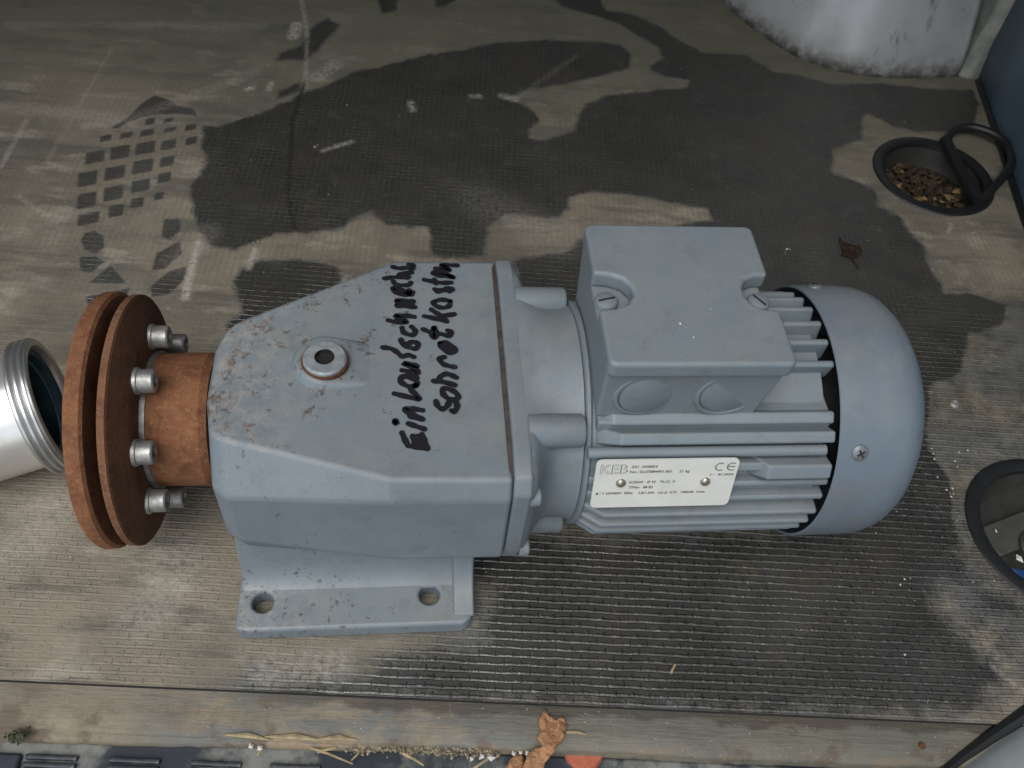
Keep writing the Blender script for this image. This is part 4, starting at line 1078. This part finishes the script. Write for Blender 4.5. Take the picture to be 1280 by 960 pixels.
# rusty coupling on the output shaft
HC = 86.4
hubm = MB().lathe([(-161, 38.2), (-159.6, 39), (-129.5, 39), (-125.5, 36.6), (-125.3, 20)], axis_x(0, 0, HC), 80)
coup = hubm.build('coupling_hub', M_RUST, gm, sharp=25)
MB().lathe([(-171.4, 20), (-171.4, 71.6), (-170.4, 72.5), (-167.6, 72.5), (-166.6, 71.6), (-160.4, 57), (-160, 55), (-160, 30)], axis_x(0, 0, HC), 110, cap=False).build('coupling_disc', M_RUST_DARK, coup, sharp=25)
MB().lathe([(-178, 15), (-178, 72), (-179.5, 73.8), (-185.5, 74), (-187.5, 72.5), (-187.6, 0.3)], axis_x(0, 0, HC), 110, cap=False).build('coupling_disc', M_RUST, coup, sharp=25)
MB().lathe([(-179, 52), (-171, 52)], axis_x(0, 0, HC), 64, cap=False).build('spacer_ring', M_DARK, coup)
MB().lathe([(-160.2, 40.2), (-157.2, 40.2), (-157, 38.5)], axis_x(0, 0, HC), 64, cap=False).build('centring_ring', M_ZINC, coup)
MB().lathe([(-171.1, 72.62), (-167.4, 72.62)], axis_x(0, 0, HC), 110, cap=False).build('disc_rim', M_RUST_PLATE, coup)
pb_, pw_ = None, None
for k in range(8):
    a = R(-11.5 + 45 * k)
    loc = Vector((0, -50 * math.cos(a), HC + 50 * math.sin(a)))
    if pb_ is None:
        b = pb_ = MB().lathe([(-158.2, 6.5), (-150.6, 6.5), (-149.8, 5.8), (-149.8, 3.4), (-153, 3.2), (-153, 0.1)], axis_x(0, 0, 0), 24).build('coupling_bolt', M_ZINC, coup, sharp=40)
        w_ = pw_ = MB().lathe([(-160.2, 7.4), (-158.4, 7.4), (-158.0, 6.9), (-158.0, 4)], axis_x(0, 0, 0), 24).build('washer', M_ZINC, coup, sharp=40)
    else:
        b, w_ = pb_.copy(), pw_.copy()
        C.objects.link(b)
        C.objects.link(w_)
    for o in (b, w_):
        o.location = loc * S

# ------------------------------------------------------------------ loose things
def leafy(name, outline, z0, curl, mat, th, seed, cut=9):
    bm = bmesh.new()
    vs = [bm.verts.new((x * S, y * S, 0)) for x, y in outline]
    bm.faces.new(vs)
    bmesh.ops.triangulate(bm, faces=bm.faces[:])
    for _ in range(3):
        long = [e for e in bm.edges if e.calc_length() > 3.0 * S]
        if not long: break
        bmesh.ops.subdivide_edges(bm, edges=long, cuts=1, use_grid_fill=False)
        bmesh.ops.triangulate(bm, faces=bm.faces[:])
    from mathutils import noise
    cx_ = sum(p[0] for p in outline) / len(outline)
    cy_ = sum(p[1] for p in outline) / len(outline)
    for v in bm.verts:
        p = Vector((v.co.x / S, v.co.y / S, seed))
        q = noise.noise(p * 0.09) * curl + noise.noise(p * 0.3) * curl * 0.6 + noise.noise(p * 0.8) * curl * .25
        v.co.z = (z0 + max(0.1, curl * .8 + q)) * S
        v.co.x += noise.noise(p * 0.5 + Vector((9, 0, 0))) * 0.9 * S
        v.co.y += noise.noise(p * 0.5 + Vector((0, 9, 0))) * 0.9 * S
    bmesh.ops.recalc_face_normals(bm, faces=bm.faces)
    me = bpy.data.meshes.new(name)
    bm.to_mesh(me)
    bm.free()
    o = link(name, me, mat, smooth=True, sharp=30)
    so = o.modifiers.new('thickness', 'SOLIDIFY')
    so.thickness = th * S
    so.offset = 1
    return o
tag(leafy('bark_piece', BARK_OUTLINE, -1.8, 3.2, M_BARK, 1.2, 3), 'crumbled orange brown strip of bark lying across the sill edge', 'bark')
tag(leafy('bark_piece', BARK_PIECE, -6.5, 2.5, M_BARK, 1.2, 8), 'small orange brown bark fragment left of the long bark strip', 'bark')
lf = empty('dry_leaf', (LEAF_OUTLINE[0][0], LEAF_OUTLINE[0][1], 0))
tag(lf, 'single dark brown dry leaf on the wet floor above the fan cover', 'leaf')
lb = leafy('leaf_blade', LEAF_OUTLINE, 0.3, 2.4, M_LEAF, 0.3, 5)
lb.parent = lf
lb.location = -lf.location
MB().tube([(x, y, 1.2) for x, y in LEAF_STEM], 0.6, 6).build('leaf_stem', M_LEAF, lf)

tw_labels = ['pale straw stalk on the sill ledge, leftmost of the stalks', 'short slanting straw left of the grit heap on the ledge', 'thin twig sticking out right of the bark strip',
             'twig leaning in the grit just left of the bark', 'slanting pale stalk along the ledge left of the grit heap', 'thin stalk beside the red round cap on the bumper',
             'tiny yellow straw lying on the wet ribbed floor below the motor', 'tiny yellow leaf bit on the left part of the ledge', 'short crossing stalk beside the leftmost straw']
for pts, lb_ in zip(TWIGS, tw_labels):
    if 'cap' in lb_: continue
    wx, wy = to_van(pts[0])
    z = 1.0 if wy > FRONT else (-1.4 if wy > FRONT - 25 else -7.5)
    tag(MB().tube([(x, y, z + 0.8 * math.sin(i * 1.7)) for i, (x, y) in enumerate(pts)], [0.9, 0.75, 0.5][:len(pts)], 6).build('straw', M_STRAW), lb_, 'straw', 'dry stalks lying about the sill')

for k, (vx, ln) in enumerate(((-104, 26), (-82, 34), (-52, 22))):
    a, b = to_world((vx, FRONT - 24.5)), to_world((vx + ln, FRONT - 26.2 + k))
    tag(MB().tube([(a[0], a[1], -2.2), ((a[0] + b[0]) / 2, (a[1] + b[1]) / 2 + 0.8, -1.2), (b[0], b[1], -2.6)], [0.4, 1.5, 0.3], 5).build('wood_splinter', M_STRAW),
        ('leftmost pale wood splinter lifting off the sill lip', 'long middle wood splinter along the sill lip', 'right hand wood splinter of the three on the sill lip')[k], 'splinter', 'wood splinters along the sill lip')
cap = MB().lathe([(-23, 11.8), (-17, 11.8), (-15.4, 10.6), (-15, 0.1)], Matrix.Translation((*to_world((101, FRONT - 21.5)), 5)) @ ZA, 40).build('round_cap', M_REFLECTOR, sharp=40)
tag(cap, 'round red orange plastic cap half hidden under the sill edge', 'cap')
moss = [(-230 + rng.normal() * 2.4, -150.5 + rng.normal() * 1.8, -3 + abs(rng.normal()) * 2.2, rng.uniform(0.8, 2.0)) for _ in range(90)]
tag(crumbs('moss_clump', plain('dark_moss', (0.06, 0.062, 0.036), 0.9, 0, 0.4, 300), moss), 'small dark green moss clump at the left end of the sill', 'moss')

grit = []
for _ in range(420):
    u = rng.uniform(0, 1)
    vx = -35 + u * 84 + rng.normal() * 2
    vy = FRONT - 26.8 + rng.normal() * 1.7
    p = to_world((vx, vy))
    grit.append((p[0], p[1], -7.4 + rng.uniform(0, 1.5), rng.uniform(0.35, 1.5)))
o = crumbs('grit_heap', plain('tan_grit', (0.24, 0.20, 0.135), 0.85, 0, 0.5, 300), grit)
tag(o, 'tan grit and chaff heaped along the ledge', kind='stuff')
pale = []
for x, y in CRUMBS:
    for _ in range(rng.integers(1, 4)):
        pale.append((x + rng.normal() * 1.2, y + rng.normal() * 1.8, 0.5, rng.uniform(0.4, 1.3)))
for _ in range(260):
    p = to_world((rng.uniform(-440, 560), rng.uniform(FRONT - 20, 560)))
    pale.append((p[0], p[1], 0.3 if to_van(p)[1] > FRONT else -1.8, rng.uniform(0.2, 0.6)))
tag(crumbs('pale_crumbs', M_CRUMB, pale), 'pale crumbs and grit scattered over the floor', kind='stuff')
ch = []
for (x, y) in ((20, -174), (26, -173), (31, -174), (44, -172.5), (48, -172), (52, -173), (-99, -162), (-104, -161)):
    ch.append((x, y, -5.5, rng.uniform(1.6, 3.4)))
tag(crumbs('white_chips', M_CRUMB, ch), 'white stone chips lying in the grit on the ledge', kind='stuff')
